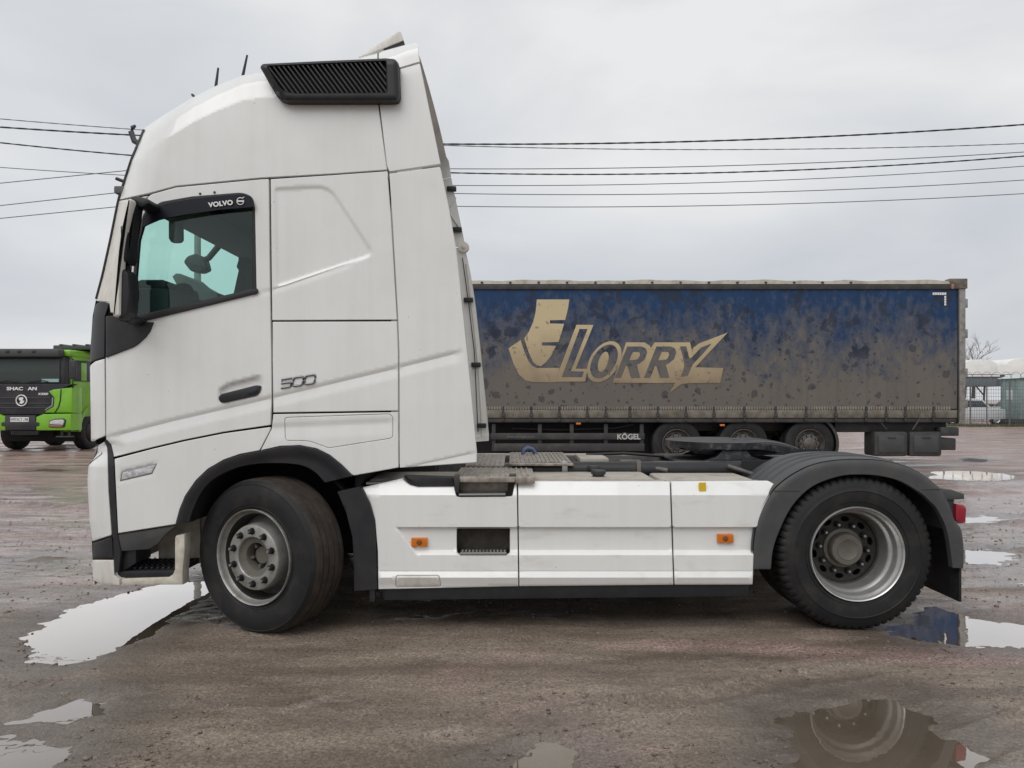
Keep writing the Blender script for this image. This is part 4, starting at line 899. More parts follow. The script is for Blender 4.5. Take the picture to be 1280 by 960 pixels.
# front (steered)
STEER = R(-25)
FW = part_empty('wheel', TRK, (-1.627, Y0 - 0.05, 0.486), (0, 0, STEER))
fs_o = [(0.296, 0.024), (0.306, 0.012), (0.322, 0.004), (0.326, 0.007), (0.331, 0.002), (0.36, -0.004), (0.40, -0.007), (0.43, -0.004), (0.455, 0.003), (0.459, 0.001), (0.463, 0.007), (0.474, 0.018), (0.480, 0.028)]
ft = [(0.480, 0.028), (0.487, 0.040), (0.4905, 0.060), (0.4915, 0.078), (0.4845, 0.080), (0.4845, 0.086), (0.4925, 0.088), (0.4935, 0.125), (0.4865, 0.127), (0.4865, 0.134), (0.4935, 0.136), (0.4935, 0.180), (0.4865, 0.182), (0.4865, 0.189), (0.4935, 0.191), (0.4925, 0.228), (0.4845, 0.230), (0.4845, 0.236), (0.4915, 0.238), (0.4905, 0.256), (0.487, 0.276), (0.480, 0.288)]
lathe('tyre', fs_o + [(0.470, 0.05), (0.470, 0.27)] + [(r, 0.316 - y) for r, y in fs_o[::-1]], M['rubber'], FW, 128, 30)
lathe('tyre_tread', ft, M['tread'], FW, 128, 50)
lathe('rim', [(0.300, 0.034), (0.302, 0.008), (0.3025, -0.002), (0.299, -0.007), (0.293, -0.003), (0.289, 0.010), (0.283, 0.032), (0.272, 0.042)], M['rim_front'], FW, 96, 40)
lathe('rim_well', [(0.273, 0.040), (0.266, 0.055), (0.260, 0.090), (0.256, 0.15)], M['rim_dark'], FW, 96, 40)
fh = [circ(0.2385 * math.cos(a), 0.2385 * math.sin(a), 0.009, 0.022, 12, rot=a) for a in [2 * math.pi * k / 10 for k in range(10)]]
lathe('wheel_disc', [(0.122, 0.030), (0.126, 0.006), (0.132, 0.0), (0.196, 0.0), (0.203, 0.004), (0.208, 0.016), (0.214, 0.085), (0.222, 0.11), (0.258, 0.145)], M['rim_front'], FW, 72, 35)
lathe('hub', [(0.124, 0.022), (0.112, 0.026), (0.088, 0.034), (0.083, 0.045), (0.080, 0.115), (0.060, 0.12), (0.057, 0.085), (0.052, 0.078), (0.0, 0.078)], M['hub'], FW, 48, 35)
for k in range(5):
    a = 2 * math.pi * (k + .3) / 5; bm = bmesh.new(); bm_box(bm, 0.055, 0.081, 0.06, 0.12, -0.008, 0.008, 0.002, 1); o = from_bm('hub_rib', bm, M['hub'], FW); o.rotation_euler = (0, a, 0)
for k in range(10):
    a = 2 * math.pi * (k + 0.55) / 10; o = bpy.data.objects.new('wheel_nut', NUT); COL.objects.link(o); o.parent = FW; o.location = (0.1650 * math.cos(a), 0.0, 0.1650 * math.sin(a))
dup_wheel(FW, (-1.627, 2 * YC - Y0 + 0.02, 0.486), (0, 0, math.pi + STEER))
lathe('brake_drum', [(0, 0.09), (0.21, 0.10), (0.22, 0.30), (0, 0.31)], M['dark'], FW, 32)

# ---- rear fender
FO = [(941, 712), (941, 690), (942.5, 672), (946, 653), (952, 637), (959, 624), (967, 612), (977, 602.5), (988, 594.5), (1000, 587.5), (1012, 582), (1028, 577.5), (1045, 575), (1060, 574), (1076, 573.8), (1092, 574.3), (1107, 576), (1122, 579.3), (1137, 584), (1150, 590.5), (1162, 599), (1171, 606.5), (1178, 614), (1184, 625), (1189, 637), (1194, 651), (1201, 660), (1204, 675), (1205, 690), (1204.5, 711)]
FI = [(1190, 710.5), (1187.5, 690), (1182.5, 662), (1171, 637), (1160, 625.5), (1150, 616.5), (1125, 602), (1100, 595.5), (1075, 593.7), (1050, 595.7), (1020, 606), (1000, 621.5), (985, 641.5), (972, 670), (966, 690), (964, 712)]
FO2 = FO = spl(FO, 3); FI = spl(FI, 4)
panel('rear_fender', FO + FI, M['fender'], TRK, lambda x, y: 0.0 + 0.014 * np.clip(1 - np.abs(sdist(np.stack([x, y], 1), FO2, False)) / 6, 0, 1) ** 1.5, thick=0.04, mirror=True, rnd=2, grid=3.5)
def crown(mirror):
    ysec = [0.012, 0.03, 0.17, 0.175, 0.205, 0.21, 0.30, 0.305, 0.335, 0.34, 0.43, 0.435, 0.465, 0.47, 0.60, 0.62, 0.62]
    zsec = [0.0, 0.004, 0.006, 0.016, 0.016, 0.006, 0.006, 0.016, 0.016, 0.006, 0.006, 0.016, 0.016, 0.006, 0.006, 0.0, -0.05]
    v = []; f = []; n = len(ysec); cx, cz = 2.198, 0.49
    pts = [W(*p) for p in FO]
    for i, p in enumerate(pts):
        rx, rz = p.x - cx, p.z - cz; l = math.hypot(rx, rz)
        on = 1.0 if 0.2 < i / len(pts) < 0.83 else 0.0
        for y_, z_ in zip(ysec, zsec):
            k = 1 + (z_ if (on or z_ < 0.01) else 0.006) / l; y2 = Y0 + y_
            v.append((cx + rx * k, 2 * YC - y2 if mirror else y2, cz + rz * k))
    for i in range(len(pts) - 1):
        for j in range(n - 1): f.append((i * n + j, i * n + j + 1, (i + 1) * n + j + 1, (i + 1) * n + j))
    o = mk('fender_crown', v, f, M['fender'], TRK, 30); return o
crown(False); crown(True)
tube('fender_seam', [W(967, 613.3, -0.001), W(999, 613.6, -0.002)], 0.0025, M['frame_dark'], TRK, 6); tube('fender_seam', [W(1153, 611.5, -0.002), W(1178, 611.3, -0.001)], 0.0025, M['frame_dark'], TRK, 6)
for y_ in (Y0 + 0.64, 2 * YC - Y0 - 0.66): box('fender_gap_wall', (1.66, 2.74, y_, y_ + 0.02, 0.62, 1.04), M['dark'], TRK, 0.004)  # added dark walls hiding the bright gap between fender and tyre
box('mudflap', (2.855, 2.872, Y0 + 0.03, Y0 + 0.60, 0.185, 0.55), BK, TRK, 0.004)
box('mudflap', (2.855, 2.872, 2 * YC - Y0 - 0.60, 2 * YC - Y0 - 0.03, 0.185, 0.55), BK, TRK, 0.004)
px_prism('lamp_bracket', [(1174, 611.5), (1192, 612.5), (1208, 618), (1208, 624.5), (1176, 626)], Y0 + 0.02, Y0 + 0.45, M['fender'], TRK, 0.006, Yref=Y0)
px_prism('lamp_holder', [(1184, 626), (1200, 626), (1199.5, 668), (1190, 664)], Y0 + 0.06, Y0 + 0.42, M['fender'], TRK, 0.006, Yref=Y0)
px_prism('tail_lamp', [(1198.5, 631), (1209, 631.5, 3), (1212.3, 636), (1211.3, 653, 3), (1207, 656), (1198.5, 652)], Y0 + 0.03, Y0 + 0.42, M['red'], TRK, 0.010, Yref=Y0, rnd=2)

# ---- chassis behind the cab
for y_ in (YC - 0.42, YC + 0.36):
    box('frame_rail', (-1.9, 2.80, y_, y_ + 0.07, 0.72, 1.0), M['frame'], TRK, 0.006)
for x_ in (-0.1, 0.75, 1.45, 2.0, 2.72): box('cross_member', (x_, x_ + 0.09, YC - 0.36, YC + 0.36, 0.74, 0.95), M['frame'], TRK, 0.006)
box('skirt_shelf', (0.03, 1.0, Y0 + 0.07, Y0 + 0.20, 0.936, 0.948), M['dust_top'], TRK, 0.003)
box('skirt_shelf', (1.01, 1.62, Y0 + 0.07, Y0 + 0.20, 0.935, 0.947), M['dust_top'], TRK, 0.003)
box('skirt_shelf', (-0.95, -0.42, Y0 + 0.115, Y0 + 0.20, 0.925, 0.94), M['dust_top'], TRK, 0.003)
box('fuel_tank', (-0.95, 0.95, Y0 + 0.20, Y0 + 0.66, 0.34, 0.958), M['dust_top'], TRK, 0.03)
box('air_tank_cover', (0.98, 1.60, Y0 + 0.20, Y0 + 0.62, 0.36, 0.952), M['dust_top'], TRK, 0.02)
box('fuel_tank', (-0.95, 1.5, 2 * YC - Y0 - 0.66, 2 * YC - Y0 - 0.06, 0.34, 0.955), M['dust_top'], TRK, 0.03)
box('underbody_light_block', (-0.98, 1.55, Y0 + 0.10, 2 * YC - Y0 - 0.10, 0.235, 0.335), M['dark'], TRK, 0.02)  # added slab that keeps light off the ground under the truck
box('gearbox', (-0.6, 1.9, YC - 0.33, YC + 0.33, 0.30, 0.70), M['dark'], TRK, 0.03)
lathe('axle_housing', [(0.0, -0.9), (0.10, -0.9), (0.10, -0.25), (0.22, -0.1), (0.22, 0.1), (0.10, 0.25), (0.10, 0.9), (0, 0.9)], M['frame_dark'], part_empty('rear_axle', TRK, (2.198, YC, 0.5)), 24)
for s in (-1, 1):
    lathe('air_bellows', [(0.0, -0.16), (0.10, -0.16), (0.13, -0.12), (0.14, 0.0), (0.13, 0.12), (0.10, 0.16), (0, 0.16)], M['rubber'], part_empty('air_spring', TRK, (2.55, YC + s * 0.52, 0.72), (R(90), 0, 0)), 24)
pl = box('catwalk_plate', (-0.37, 0.145, Y0 + 0.015, Y0 + 0.66, 0.968, 0.986), M['alu_dirty'], TRK, 0.004)
def ribs(name, xa, xb, ya_, yb_, z, nx, ny, parent):
    bm = bmesh.new()
    for i in range(nx):
        for j in range(ny):
            x = xa + (xb - xa) * (i + .5) / nx; y = ya_ + (yb_ - ya_) * (j + .5) / ny
            bm_box(bm, x - 0.006, x + 0.006, y - (yb_ - ya_) / ny * .38, y + (yb_ - ya_) / ny * .38, z, z + 0.007, 0.002, 1)
    return from_bm(name, bm, M['alu_dirty'], parent)
ribs('plate_ribs', -0.35, 0.12, Y0 + 0.05, Y0 + 0.64, 0.9855, 13, 8, pl)
box('plate_edge', (-0.36, 0.02, Y0 + 0.005, Y0 + 0.022, 0.952, 0.982), M['alu_dirty'], pl, 0.003)
box('plate_edge', (0.022, 0.145, Y0 + 0.003, Y0 + 0.02, 0.945, 0.984), M['alu_dirty'], pl, 0.003)
pl2 = box('catwalk_plate', (-0.34, -0.055, Y0 + 0.68, Y0 + 1.75, 0.985, 1.003), M['alu_dirty'], TRK, 0.004); ribs('plate_ribs', -0.33, -0.07, Y0 + 0.70, Y0 + 1.7, 1.0025, 7, 10, pl2)
pl3 = box('catwalk_plate', (-0.02, 0.44, Y0 + 0.60, Y0 + 1.72, 1.002, 1.020), M['alu_dirty'], TRK, 0.004); ribs('plate_ribs', -0.01, 0.43, Y0 + 0.63, Y0 + 1.70, 1.0195, 14, 5, pl3)
lathe('air_reservoir', [(0, 0), (0.055, 0.01), (0.06, 0.03), (0.06, 1.55), (0.055, 1.57), (0, 1.58)], M['black'], part_empty('air_tank', TRK, (1.72, Y0 + 0.70, 0.965), (0, 0, R(90))), 20)
box('tank_strap', (0.36, 0.40, Y0 + 0.625, Y0 + 0.64, 0.93, 1.035), M['steel'], TRK, 0.003); box('tank_strap', (0.9, 0.93, Y0 + 0.63, Y0 + 0.645, 0.93, 1.03), M['frame'], TRK, 0.003)
for (px_, py_, Yd, s_) in ((748, 598, 0.30, .05), (742, 587, 0.62, .045)):
    p = PW(px_, py_ + 2, Y0 + Yd); e_ = part_empty('filler_neck', TRK, (p.x, p.y, 0.955), (R(90), 0, 0)); lathe('filler_cap', [(0, .05), (s_ * .9, .048), (s_, .04), (s_, .02), (s_ * .8, .018), (s_ * .8, -.01)], M['frame_dark'], e_, 20)
p = PW(705, 581, Y0 + 1.0)
box('valve_box', (0.80, 0.95, YC - 0.50, YC - 0.43, 0.93, 1.03), M['frame'], TRK, 0.006); box('battery_cover', (0.52, 0.74, YC - 0.30, YC + 0.2, 0.98, 1.03), M['dust_top'], TRK, 0.01)
for i in range(16):
    o = lathe('bolt', [(0, -.018), (.011, -.017), (.012, 0)], M['frame'], part_empty('rail_bolt', TRK, (1.12 + i * 0.075, YC - 0.445, 0.93)), 8) if False else None
bm = bmesh.new(); bm_box(bm, -.011, .011, -.014, .0, -.011, .011, .004, 1); BOLT = bpy.data.meshes.new('bolt'); bmesh.ops.recalc_face_normals(bm, faces=bm.faces); bm.to_mesh(BOLT); bm.free(); BOLT.materials.append(M['frame'])
br = box('subframe_bracket', (1.05, 2.15, YC - 0.445, YC - 0.425, 0.86, 1.02), M['frame'], TRK, 0.004)
for i in range(15):
    o = bpy.data.objects.new('bolt', BOLT); COL.objects.link(o); o.parent = br; o.location = (1.10 + i * 0.073, YC - 0.445, 0.955)
tube('air_hose', [(0.09, YC + 0.2, 1.02), (0.10, YC + 0.2, 1.06), (0.13, YC + 0.22, 1.075), (0.17, YC + 0.24, 1.06), (0.20, YC + 0.25, 1.02)], 0.018, mat('blue_hose', (0.09, 0.13, 0.24), 0.4), TRK)
tube('air_hose', [(0.6, YC + .05, 1.03), (0.9, YC, 1.045), (1.2, YC - 0.1, 1.03)], 0.012, M['seal'], TRK)
tube('stay_rod', [(0.93, YC - 0.55, 1.0), (1.12, YC - 0.62, 0.965)], 0.018, M['frame'], TRK); tube('stay_rod', [(1.55, Y0 + .62, 1.0), (1.85, Y0 + .5, 0.90)], 0.016, M['frame'], TRK)
# fifth wheel coupling
out = []
for a in np.linspace(R(152), R(-152), 40): out.append((1.66 + 0.42 * math.cos(math.pi - a), YC + 0.45 * math.sin(math.pi - a)))
outl = [(1.66 - 0.42 * math.cos(a) * (1 if abs(a) < 1.6 else 1.0), YC + 0.45 * math.sin(a)) for a in np.linspace(R(-140), R(140), 36)] + [(2.22, YC + 0.36), (2.22, YC + 0.20), (1.80, YC + 0.05), (1.76, YC), (1.80, YC - 0.05), (2.22, YC - 0.20), (2.22, YC - 0.36)]
bm = bmesh.new()
zt = lambda x: 1.155 - max(0, x - 1.85) * 0.16
a_ = [bm.verts.new((x, y, zt(x))) for x, y in outl]; b_ = [bm.verts.new((x, y, zt(x) - 0.05)) for x, y in outl]
bm.faces.new(a_); bm.faces.new(b_[::-1])
for i in range(len(outl)): bm.faces.new((a_[i - 1], a_[i], b_[i], b_[i - 1]))
bmesh.ops.triangulate(bm, faces=[f_ for f_ in bm.faces if len(f_.verts) > 4])
fw = from_bm('fifth_wheel', bm, M['grease'], TRK, 30)
for s in (-1, 1):
    yy = YC + s * 0.36
    prism('pedestal', [(1.40, 1.0), (1.95, 1.0), (1.80, 1.05), (1.74, 1.12), (1.60, 1.12), (1.54, 1.05)], yy - 0.03, yy + 0.03, M['grease'], fw, 0.006)
    prism('skirt_rib', [(1.30, 1.11), (2.1, 1.09), (2.0, 1.055), (1.7, 1.03), (1.42, 1.06)], yy - 0.10 * s - 0.012, yy - 0.10 * s + 0.012, M['grease'], fw, 0.004)
box('mounting_plate', (1.25, 2.1, YC - 0.44, YC + 0.44, 0.998, 1.012), M['frame_dark'], TRK, 0.002)
# hinge clips inside the far side deflector
for px_, py_ in ((564.5, 236), (571.5, 287), (585.5, 375), (595, 456), (602, 532)):
    p = PW(px_, py_, 2 * YC - Y0 - 0.06); box('hinge_clip', (p.x - 0.045, p.x + 0.045, p.y - 0.02, p.y + 0.03, p.z - 0.022, p.z + 0.022), M['black'], TRK, 0.006)
tube('inner_stay', [PW(578, 322, 2 * YC - Y0 - .05), PW(586, 380, 2 * YC - Y0 - .05), PW(593, 440, 2 * YC - Y0 - .05), PW(597.5, 540, 2 * YC - Y0 - .05)], 0.005, M['fender'], TRK)
for a, b_ in (((561, 262), (570, 247)), ((563, 268), (574, 284))): tube('stiffening_rib', [PW(*a, 2 * YC - Y0 - .035), PW(*b_, 2 * YC - Y0 - .035)], 0.007, M['white_dirty'], TRK)
tube('edge_lip', [PW(x_, y_, 2 * YC - Y0 - .035) for x_, y_ in ((583, 330), (592, 400), (599, 470), (603, 545))], 0.010, M['white_dirty'], TRK)
p = PW(579.5, 309, 2 * YC - Y0 - 0.05); lathe('hinge_boss', [(0, -.03), (.012, -.028), (.02, -.02), (.05, -.015), (.055, .02)], M['white_dirty'], part_empty('hinge', TRK, p), 18)

# ------------------------------------------------------------------ curtain-side trailer behind
YT = 15.66; ST = F / YT
TR = thing('curtain_trailer', 'blue curtain-sided semitrailer caked in dried mud, parked behind the white truck', 'trailer', (3, YT + 1.25, 0))
tx = lambda px: (px - 640) / ST
tz = lambda py: CZ + (HZ - py) / ST
XL, XR = tx(400), tx(1196)
m, N_, L_, b = newmat('muddy_blue_curtain')
tcc = N_.new('ShaderNodeTexCoord'); sp = N_.new('ShaderNodeSeparateXYZ'); L_.new(tcc.outputs['Object'], sp.inputs[0])
def hgt(lo, hi, a, c):
    r_ = N_.new('ShaderNodeMapRange'); L_.new(sp.outputs['Z'], r_.inputs[0]); r_.inputs[1].default_value = lo; r_.inputs[2].default_value = hi; r_.inputs[3].default_value = a; r_.inputs[4].default_value = c; r_.clamp = True
    return r_.outputs[0]
def addm(a, c, op='ADD'):
    r_ = N_.new('ShaderNodeMath'); r_.operation = op
    for i, s in enumerate((a, c)):
        if isinstance(s, (int, float)): r_.inputs[i].default_value = s
        else: L_.new(s, r_.inputs[i])
    return r_.outputs[0]
nb = noise_node(N_, L_, 0.9, 6, 0.62, stretch=(1, 1, 0.8)); nf = noise_node(N_, L_, 7.0, 5, 0.65, stretch=(1, 1, 0.6)); ns_ = noise_node(N_, L_, 2.6, 5, 0.6, dist=0.4); nsp = noise_node(N_, L_, 8.5, 3, 0.55, dist=0.3)
film = addm(addm(hgt(1.45, 3.95, 1.05, -0.10), addm(nb.outputs['Fac'], -0.5)), addm(addm(nf.outputs['Fac'], -0.5), 1.25, 'MULTIPLY'))
fr1 = ramp(N_, L_, film, 0.08, 0.80)                                   # general mud film, heavier low down as spray leaves it
spots = addm(addm(ns_.outputs['Fac'], hgt(1.5, 3.6, -0.06, 0.02)), 0.0)
vor = N_.new('ShaderNodeTexVoronoi'); vor.inputs['Scale'].default_value = 4.2; vor.inputs['Randomness'].default_value = 1.0
wv = N_.new('ShaderNodeVectorMath'); wv.operation = 'MULTIPLY_ADD'; L_.new(nsp.outputs['Color'], wv.inputs[0]); wv.inputs[1].default_value = (0.16, 0.16, 0.16); L_.new(tcc.outputs['Object'], wv.inputs[2]); L_.new(wv.outputs[0], vor.inputs['Vector'])
vsep = N_.new('ShaderNodeSeparateColor'); L_.new(vor.outputs['Color'], vsep.inputs[0])
rad = addm(addm(vsep.outputs[0], 2.0, 'POWER'), 0.40, 'MULTIPLY'); drop = addm(rad, vor.outputs['Distance'], 'SUBTRACT')
fr2 = ramp(N_, L_, spots, 0.57, 0.62); fr3 = ramp(N_, L_, drop, 0.0, 0.035)   # washed and damp blotches
blue = mixc(N_, L_, nf.outputs['Fac'], (0.008, 0.030, 0.088), (0.016, 0.058, 0.150))
mudc = mixc(N_, L_, nb.outputs['Fac'], (0.122, 0.112, 0.099), (0.162, 0.148, 0.128))
hz = N_.new('ShaderNodeMix'); hz.data_type = 'RGBA'; L_.new(fr1.outputs['Color'], hz.inputs[0]); L_.new(blue, hz.inputs[6]); L_.new(mudc, hz.inputs[7])
damp = mixc(N_, L_, 0.72, hz.outputs[2], (0.022, 0.025, 0.036))
midm = N_.new('ShaderNodeMath'); midm.operation = 'MULTIPLY'; L_.new(fr2.outputs['Color'], midm.inputs[0]); L_.new(hgt(1.75, 2.5, 0.15, 0.9), midm.inputs[1])
base1 = mixc(N_, L_, midm.outputs[0], hz.outputs[2], damp)
spm = N_.new('ShaderNodeMath'); spm.operation = 'MULTIPLY'; L_.new(fr3.outputs['Color'], spm.inputs[0]); L_.new(hgt(3.3, 3.9, 0.75, 0.2), spm.inputs[1])
base2 = mixc(N_, L_, spm.outputs[0], base1, damp)
def drops(scale, gain, lo, hi, a0, a1, src):
    vo = N_.new('ShaderNodeTexVoronoi'); vo.inputs['Scale'].default_value = scale; L_.new(wv.outputs[0], vo.inputs['Vector']); sp_ = N_.new('ShaderNodeSeparateColor'); L_.new(vo.outputs['Color'], sp_.inputs[0])
    r_ = ramp(N_, L_, addm(addm(addm(sp_.outputs[1], 2.2, 'POWER'), gain, 'MULTIPLY'), vo.outputs['Distance'], 'SUBTRACT'), 0.0, 0.05)
    return mixc(N_, L_, addm(r_.outputs['Color'], hgt(lo, hi, a0, a1), 'MULTIPLY'), src, (0.018, 0.021, 0.034))
base2 = drops(9.0, 0.42, 3.0, 3.7, 0.6, 0.1, base2)                       # small splashes
band = addm(hgt(2.05, 2.55, 0.0, 0.85), hgt(2.75, 3.3, 1.0, 0.25), 'MULTIPLY')
vo2 = N_.new('ShaderNodeTexVoronoi'); vo2.inputs['Scale'].default_value = 2.3; L_.new(wv.outputs[0], vo2.inputs['Vector']); sp2 = N_.new('ShaderNodeSeparateColor'); L_.new(vo2.outputs['Color'], sp2.inputs[0])
r2_ = ramp(N_, L_, addm(addm(addm(sp2.outputs[2], 1.6, 'POWER'), 0.44, 'MULTIPLY'), addm(vo2.outputs['Distance'], addm(addm(nf.outputs['Fac'], -0.5), 1.1, 'MULTIPLY'), 'ADD'), 'SUBTRACT'), 0.0, 0.06)
base2 = mixc(N_, L_, addm(r2_.outputs['Color'], band, 'MULTIPLY'), base2, (0.016, 0.022, 0.042))
L_.new(base2, b.inputs['Base Color']); b.inputs['Roughness'].default_value = 0.55; b.inputs['Specular IOR Level'].default_value = 0.3
M['curtain'] = m
# cream print, muddied the same way
m2, N_, L_, b2 = newmat('cream_print')
tcc = N_.new('ShaderNodeTexCoord'); sp = N_.new('ShaderNodeSeparateXYZ'); L_.new(tcc.outputs['Object'], sp.inputs[0])
nb = noise_node(N_, L_, 1.2, 6, 0.6); nsp = noise_node(N_, L_, 8.5, 3, 0.55, dist=0.3)
film = addm(hgt(1.7, 3.3, 0.85, -0.12), addm(nb.outputs['Fac'], -0.5)); fr1 = ramp(N_, L_, film, 0.05, 0.85)
cc = mixc(N_, L_, fr1.outputs['Color'], (0.56, 0.46, 0.28), (0.25, 0.19, 0.125)); fr3 = ramp(N_, L_, nsp.outputs['Fac'], 0.62, 0.68, (0, 0, 0, 1), (0.6, 0.6, 0.6, 1))
L_.new(mixc(N_, L_, fr3.outputs['Color'], cc, (0.10, 0.08, 0.06)), b2.inputs['Base Color']); b2.inputs['Roughness'].default_value = 0.6; M['cream'] = m2
M['rail_cream'] = mat('trailer_roof_edge', (0.46, 0.43, 0.36), 0.55, dirt=(0.22, 0.2, 0.16), dscale=6)
M['trail_rail'] = mat('trailer_rail', (0.20, 0.185, 0.15), 0.6, dirt=(0.10, 0.085, 0.065), dscale=7, dlo=0.35, dhi=0.65)
M['trail_dark'] = mat('trailer_dark', (0.035, 0.035, 0.037), 0.6, dirt=(0.075, 0.068, 0.058), dscale=5)
M['trail_post'] = mat('trailer_post', (0.27, 0.265, 0.25), 0.5, dirt=(0.12, 0.105, 0.085), dscale=8)
# curtain with shallow vertical folds
STRAPS = (629, 664, 699, 734, 757, 787, 822, 857, 892, 930, 969, 1007, 1044, 1082, 1107, 1131, 1166)
nx = 620; nz = 14; v = []; f = []
for i in range(nx + 1):
    x = XL + (XR - XL) * i / nx
    for j in range(nz + 1):
        t = j / nz; z = tz(511) + (tz(362) - tz(511)) * t
        fd = 0.12 + 0.88 * min(1.0, max(0.0, tx(632) - x, x - tx(912)) / 0.4)      # drawn tight where the print is
        y = YT + fd * ((0.016 * math.sin(x * 5.2) + 0.009 * math.sin(x * 13.1 + 1)) * math.sin(math.pi * t) * 0.8 + 0.003 * math.sin(x * 31) - sum(0.014 * math.exp(-((x - tx(p_)) / 0.035) ** 2) for p_ in STRAPS))
        v.append((x, y, z))
for i in range(nx):
    for j in range(nz): a = i * (nz + 1) + j; f.append((a, a + nz + 1, a + nz + 2, a + 1))
mk('curtain', v, f, M['curtain'], TR, 60)
box('top_rail', (XL, tx(1198), YT - 0.03, YT + 0.06, tz(362), tz(355.5)), M['trail_dark'], TR, 0.01)
v = []; f = []; k = 0
for i in range(241):                                        # roof edge tarpaulin, a little wavy
    x = XL + (tx(1206) - XL) * i / 240; w = 0.010 * math.sin(x * 2.7) + 0.008 * math.sin(x * 7.3) + (0.02 if x > 7.0 else 0) * math.sin(x * 3.1)
    v += [(x, YT - 0.035, tz(355.3)), (x, YT - 0.02, tz(350.6) + w), (x, YT + 0.25, tz(350.2) + w + 0.012)]
for i in range(240):
    a = 3 * i; f += [(a, a + 3, a + 4, a + 1), (a + 1, a + 4, a + 5, a + 2)]
mk('roof_edge', v, f, M['rail_cream'], TR, 50)
for i in range(14):
    x = tx(601) + i * 0.60; box('roof_hook', (x, x + 0.05, YT - 0.05, YT - 0.02, tz(354.5), tz(352.3)), M['trail_dark'], TR, 0.005)
box('trailer_body', (XL, tx(1197), YT + 0.05, YT + 2.5, tz(520), tz(352.5)), M['trail_dark'], TR, 0.02)
# lower hem, side rave and buckles
bm = bmesh.new()
x = XL
while x < tx(1188): bm_box(bm, x, x + 0.035, YT - 0.014, YT - 0.002, tz(512.2), tz(508)); x += 0.055
from_bm('hem_stitching', bm, mat('hem_cord', (0.26, 0.245, 0.205), 0.7, dirt=(0.14, 0.125, 0.10), dscale=4), TR, 0)['kind'] = 'stuff'
box('side_rave', (XL, tx(1196), YT - 0.022, YT + 0.04, tz(522.5), tz(512.5)), M['trail_rail'], TR, 0.012)
box('lower_rave', (XL, tx(1196), YT - 0.002, YT + 0.05, tz(528), tz(523)), M['trail_dark'], TR, 0.008)
bms = bmesh.new(); bm_box(bms, -0.02, 0.02, -0.012, 0.004, -0.16, 0.16, .004, 1); bm_box(bms, -0.035, 0.035, -0.03, -0.008, -0.06, 0.03, .006, 1); bm_box(bms, -0.028, 0.028, -0.024, -0.006, -0.15, -0.12, .004, 1)
bmesh.ops.recalc_face_normals(bms, faces=bms.faces); BUK = bpy.data.meshes.new('buckle'); bms.to_mesh(BUK); bms.free(); BUK.materials.append(M['trail_dark'])
for px_ in (629, 664, 699, 734, 757, 787, 822, 857, 892, 930, 969, 1007, 1044, 1082, 1107, 1131, 1166):
    o = bpy.data.objects.new('buckle', BUK); COL.objects.link(o); o.parent = TR; o.matrix_parent_inverse = Matrix.Translation(-Vector(TR['_at'])); o.location = (tx(px_), YT - 0.024, tz(517.5))
# rear post and door hinges
box('rear_post', (tx(1198), tx(1206.5), YT - 0.02, YT + 0.12, tz(530), tz(355)), M['trail_post'], TR, 0.012)
box('corner_cap', (tx(1186), tx(1208), YT - 0.045, YT + 0.15, tz(361), tz(348.5)), M['trail_rail'], TR, 0.01)
box('post_channel', (tx(1196.5), tx(1198.2), YT - 0.03, YT + 0.02, tz(527), tz(363)), M['trail_dark'], TR, 0.003)
for py_ in (379, 417, 466, 505): box('door_hinge', (tx(1206), tx(1210), YT + 0.0, YT + 0.1, tz(py_ + 5.5), tz(py_ - 5.5)), M['trail_post'], TR, 0.008)
box('rear_door', (tx(1206), tx(1207.3), YT + 0.1, YT + 2.45, tz(525), tz(352)), M['trail_post'], TR, 0.004)
box('red_ribbon', (tx(1187.5), tx(1190.5), YT - 0.06, YT - 0.045, tz(361.5), tz(355.5)), mat('ribbon', (0.35, 0.16, 0.14), 0.6), TR, 0.002)
for i in range(6): box('reflective_mark', (tx(1165.3 + i * 2.9), tx(1167.5 + i * 2.9), YT - 0.022, YT - 0.012, tz(368.8), tz(365.8)), M['print_white'], TR, 0)
for i in range(4): box('reflective_mark', (tx(1179.8), tx(1182), YT - 0.022, YT - 0.012, tz(372.6 + i * 3.1), tz(370 + i * 3.1)), M['print_white'], TR, 0)
# the print on the curtain
def pr(name, pts, o, s, lay, mt):
    q_ = [(tx(o[0] + x / s), tz(o[1] + y / s)) for x, y in pts]
    if area2(q_) < 0: q_ = q_[::-1]
    return plate2d(name, q_, [], YT - 0.0055 - 0.0012 * lay, YT - 0.0050 - 0.0010 * lay, mt, TR)
A, B8 = (630, 365), (770, 405); CR, CU = M['cream'], M['curtain']
pr('print_sail', [(328, 75), (652, 75), (640, 165), (612, 280), (460, 283), (457, 315), (600, 318), (578, 400), (545, 500), (380, 505), (378, 535), (520, 538), (470, 640), (420, 700), (372, 742), (330, 735), (290, 700), (245, 600), (202, 462), (250, 395), (292, 300), (316, 200)], A, 8, 1, CR)
pr('print_hull', [(45, 565), (165, 480), (205, 600), (245, 690), (280, 738), (325, 760), (556, 760), (524, 850), (518, 902), (300, 902), (215, 885), (150, 825), (95, 715)], A, 8, 1, CR)
pr('print_letter', [(518, 868), (724, 328), (894, 330), (716, 768), (835, 768), (812, 895), (515, 897)], A, 8, 2, CR)
pr('print_letter', [(577, 852), (755, 370), (836, 370), (668, 792), (798, 796), (782, 852)], A, 8, 3, CU)
def oval(cx, cy, rx, ry, sh, n=40): return [(cx + rx * math.cos(a) - sh * ry * math.sin(a), cy + ry * math.sin(a)) for a in [2 * math.pi * k / n for k in range(n)]]
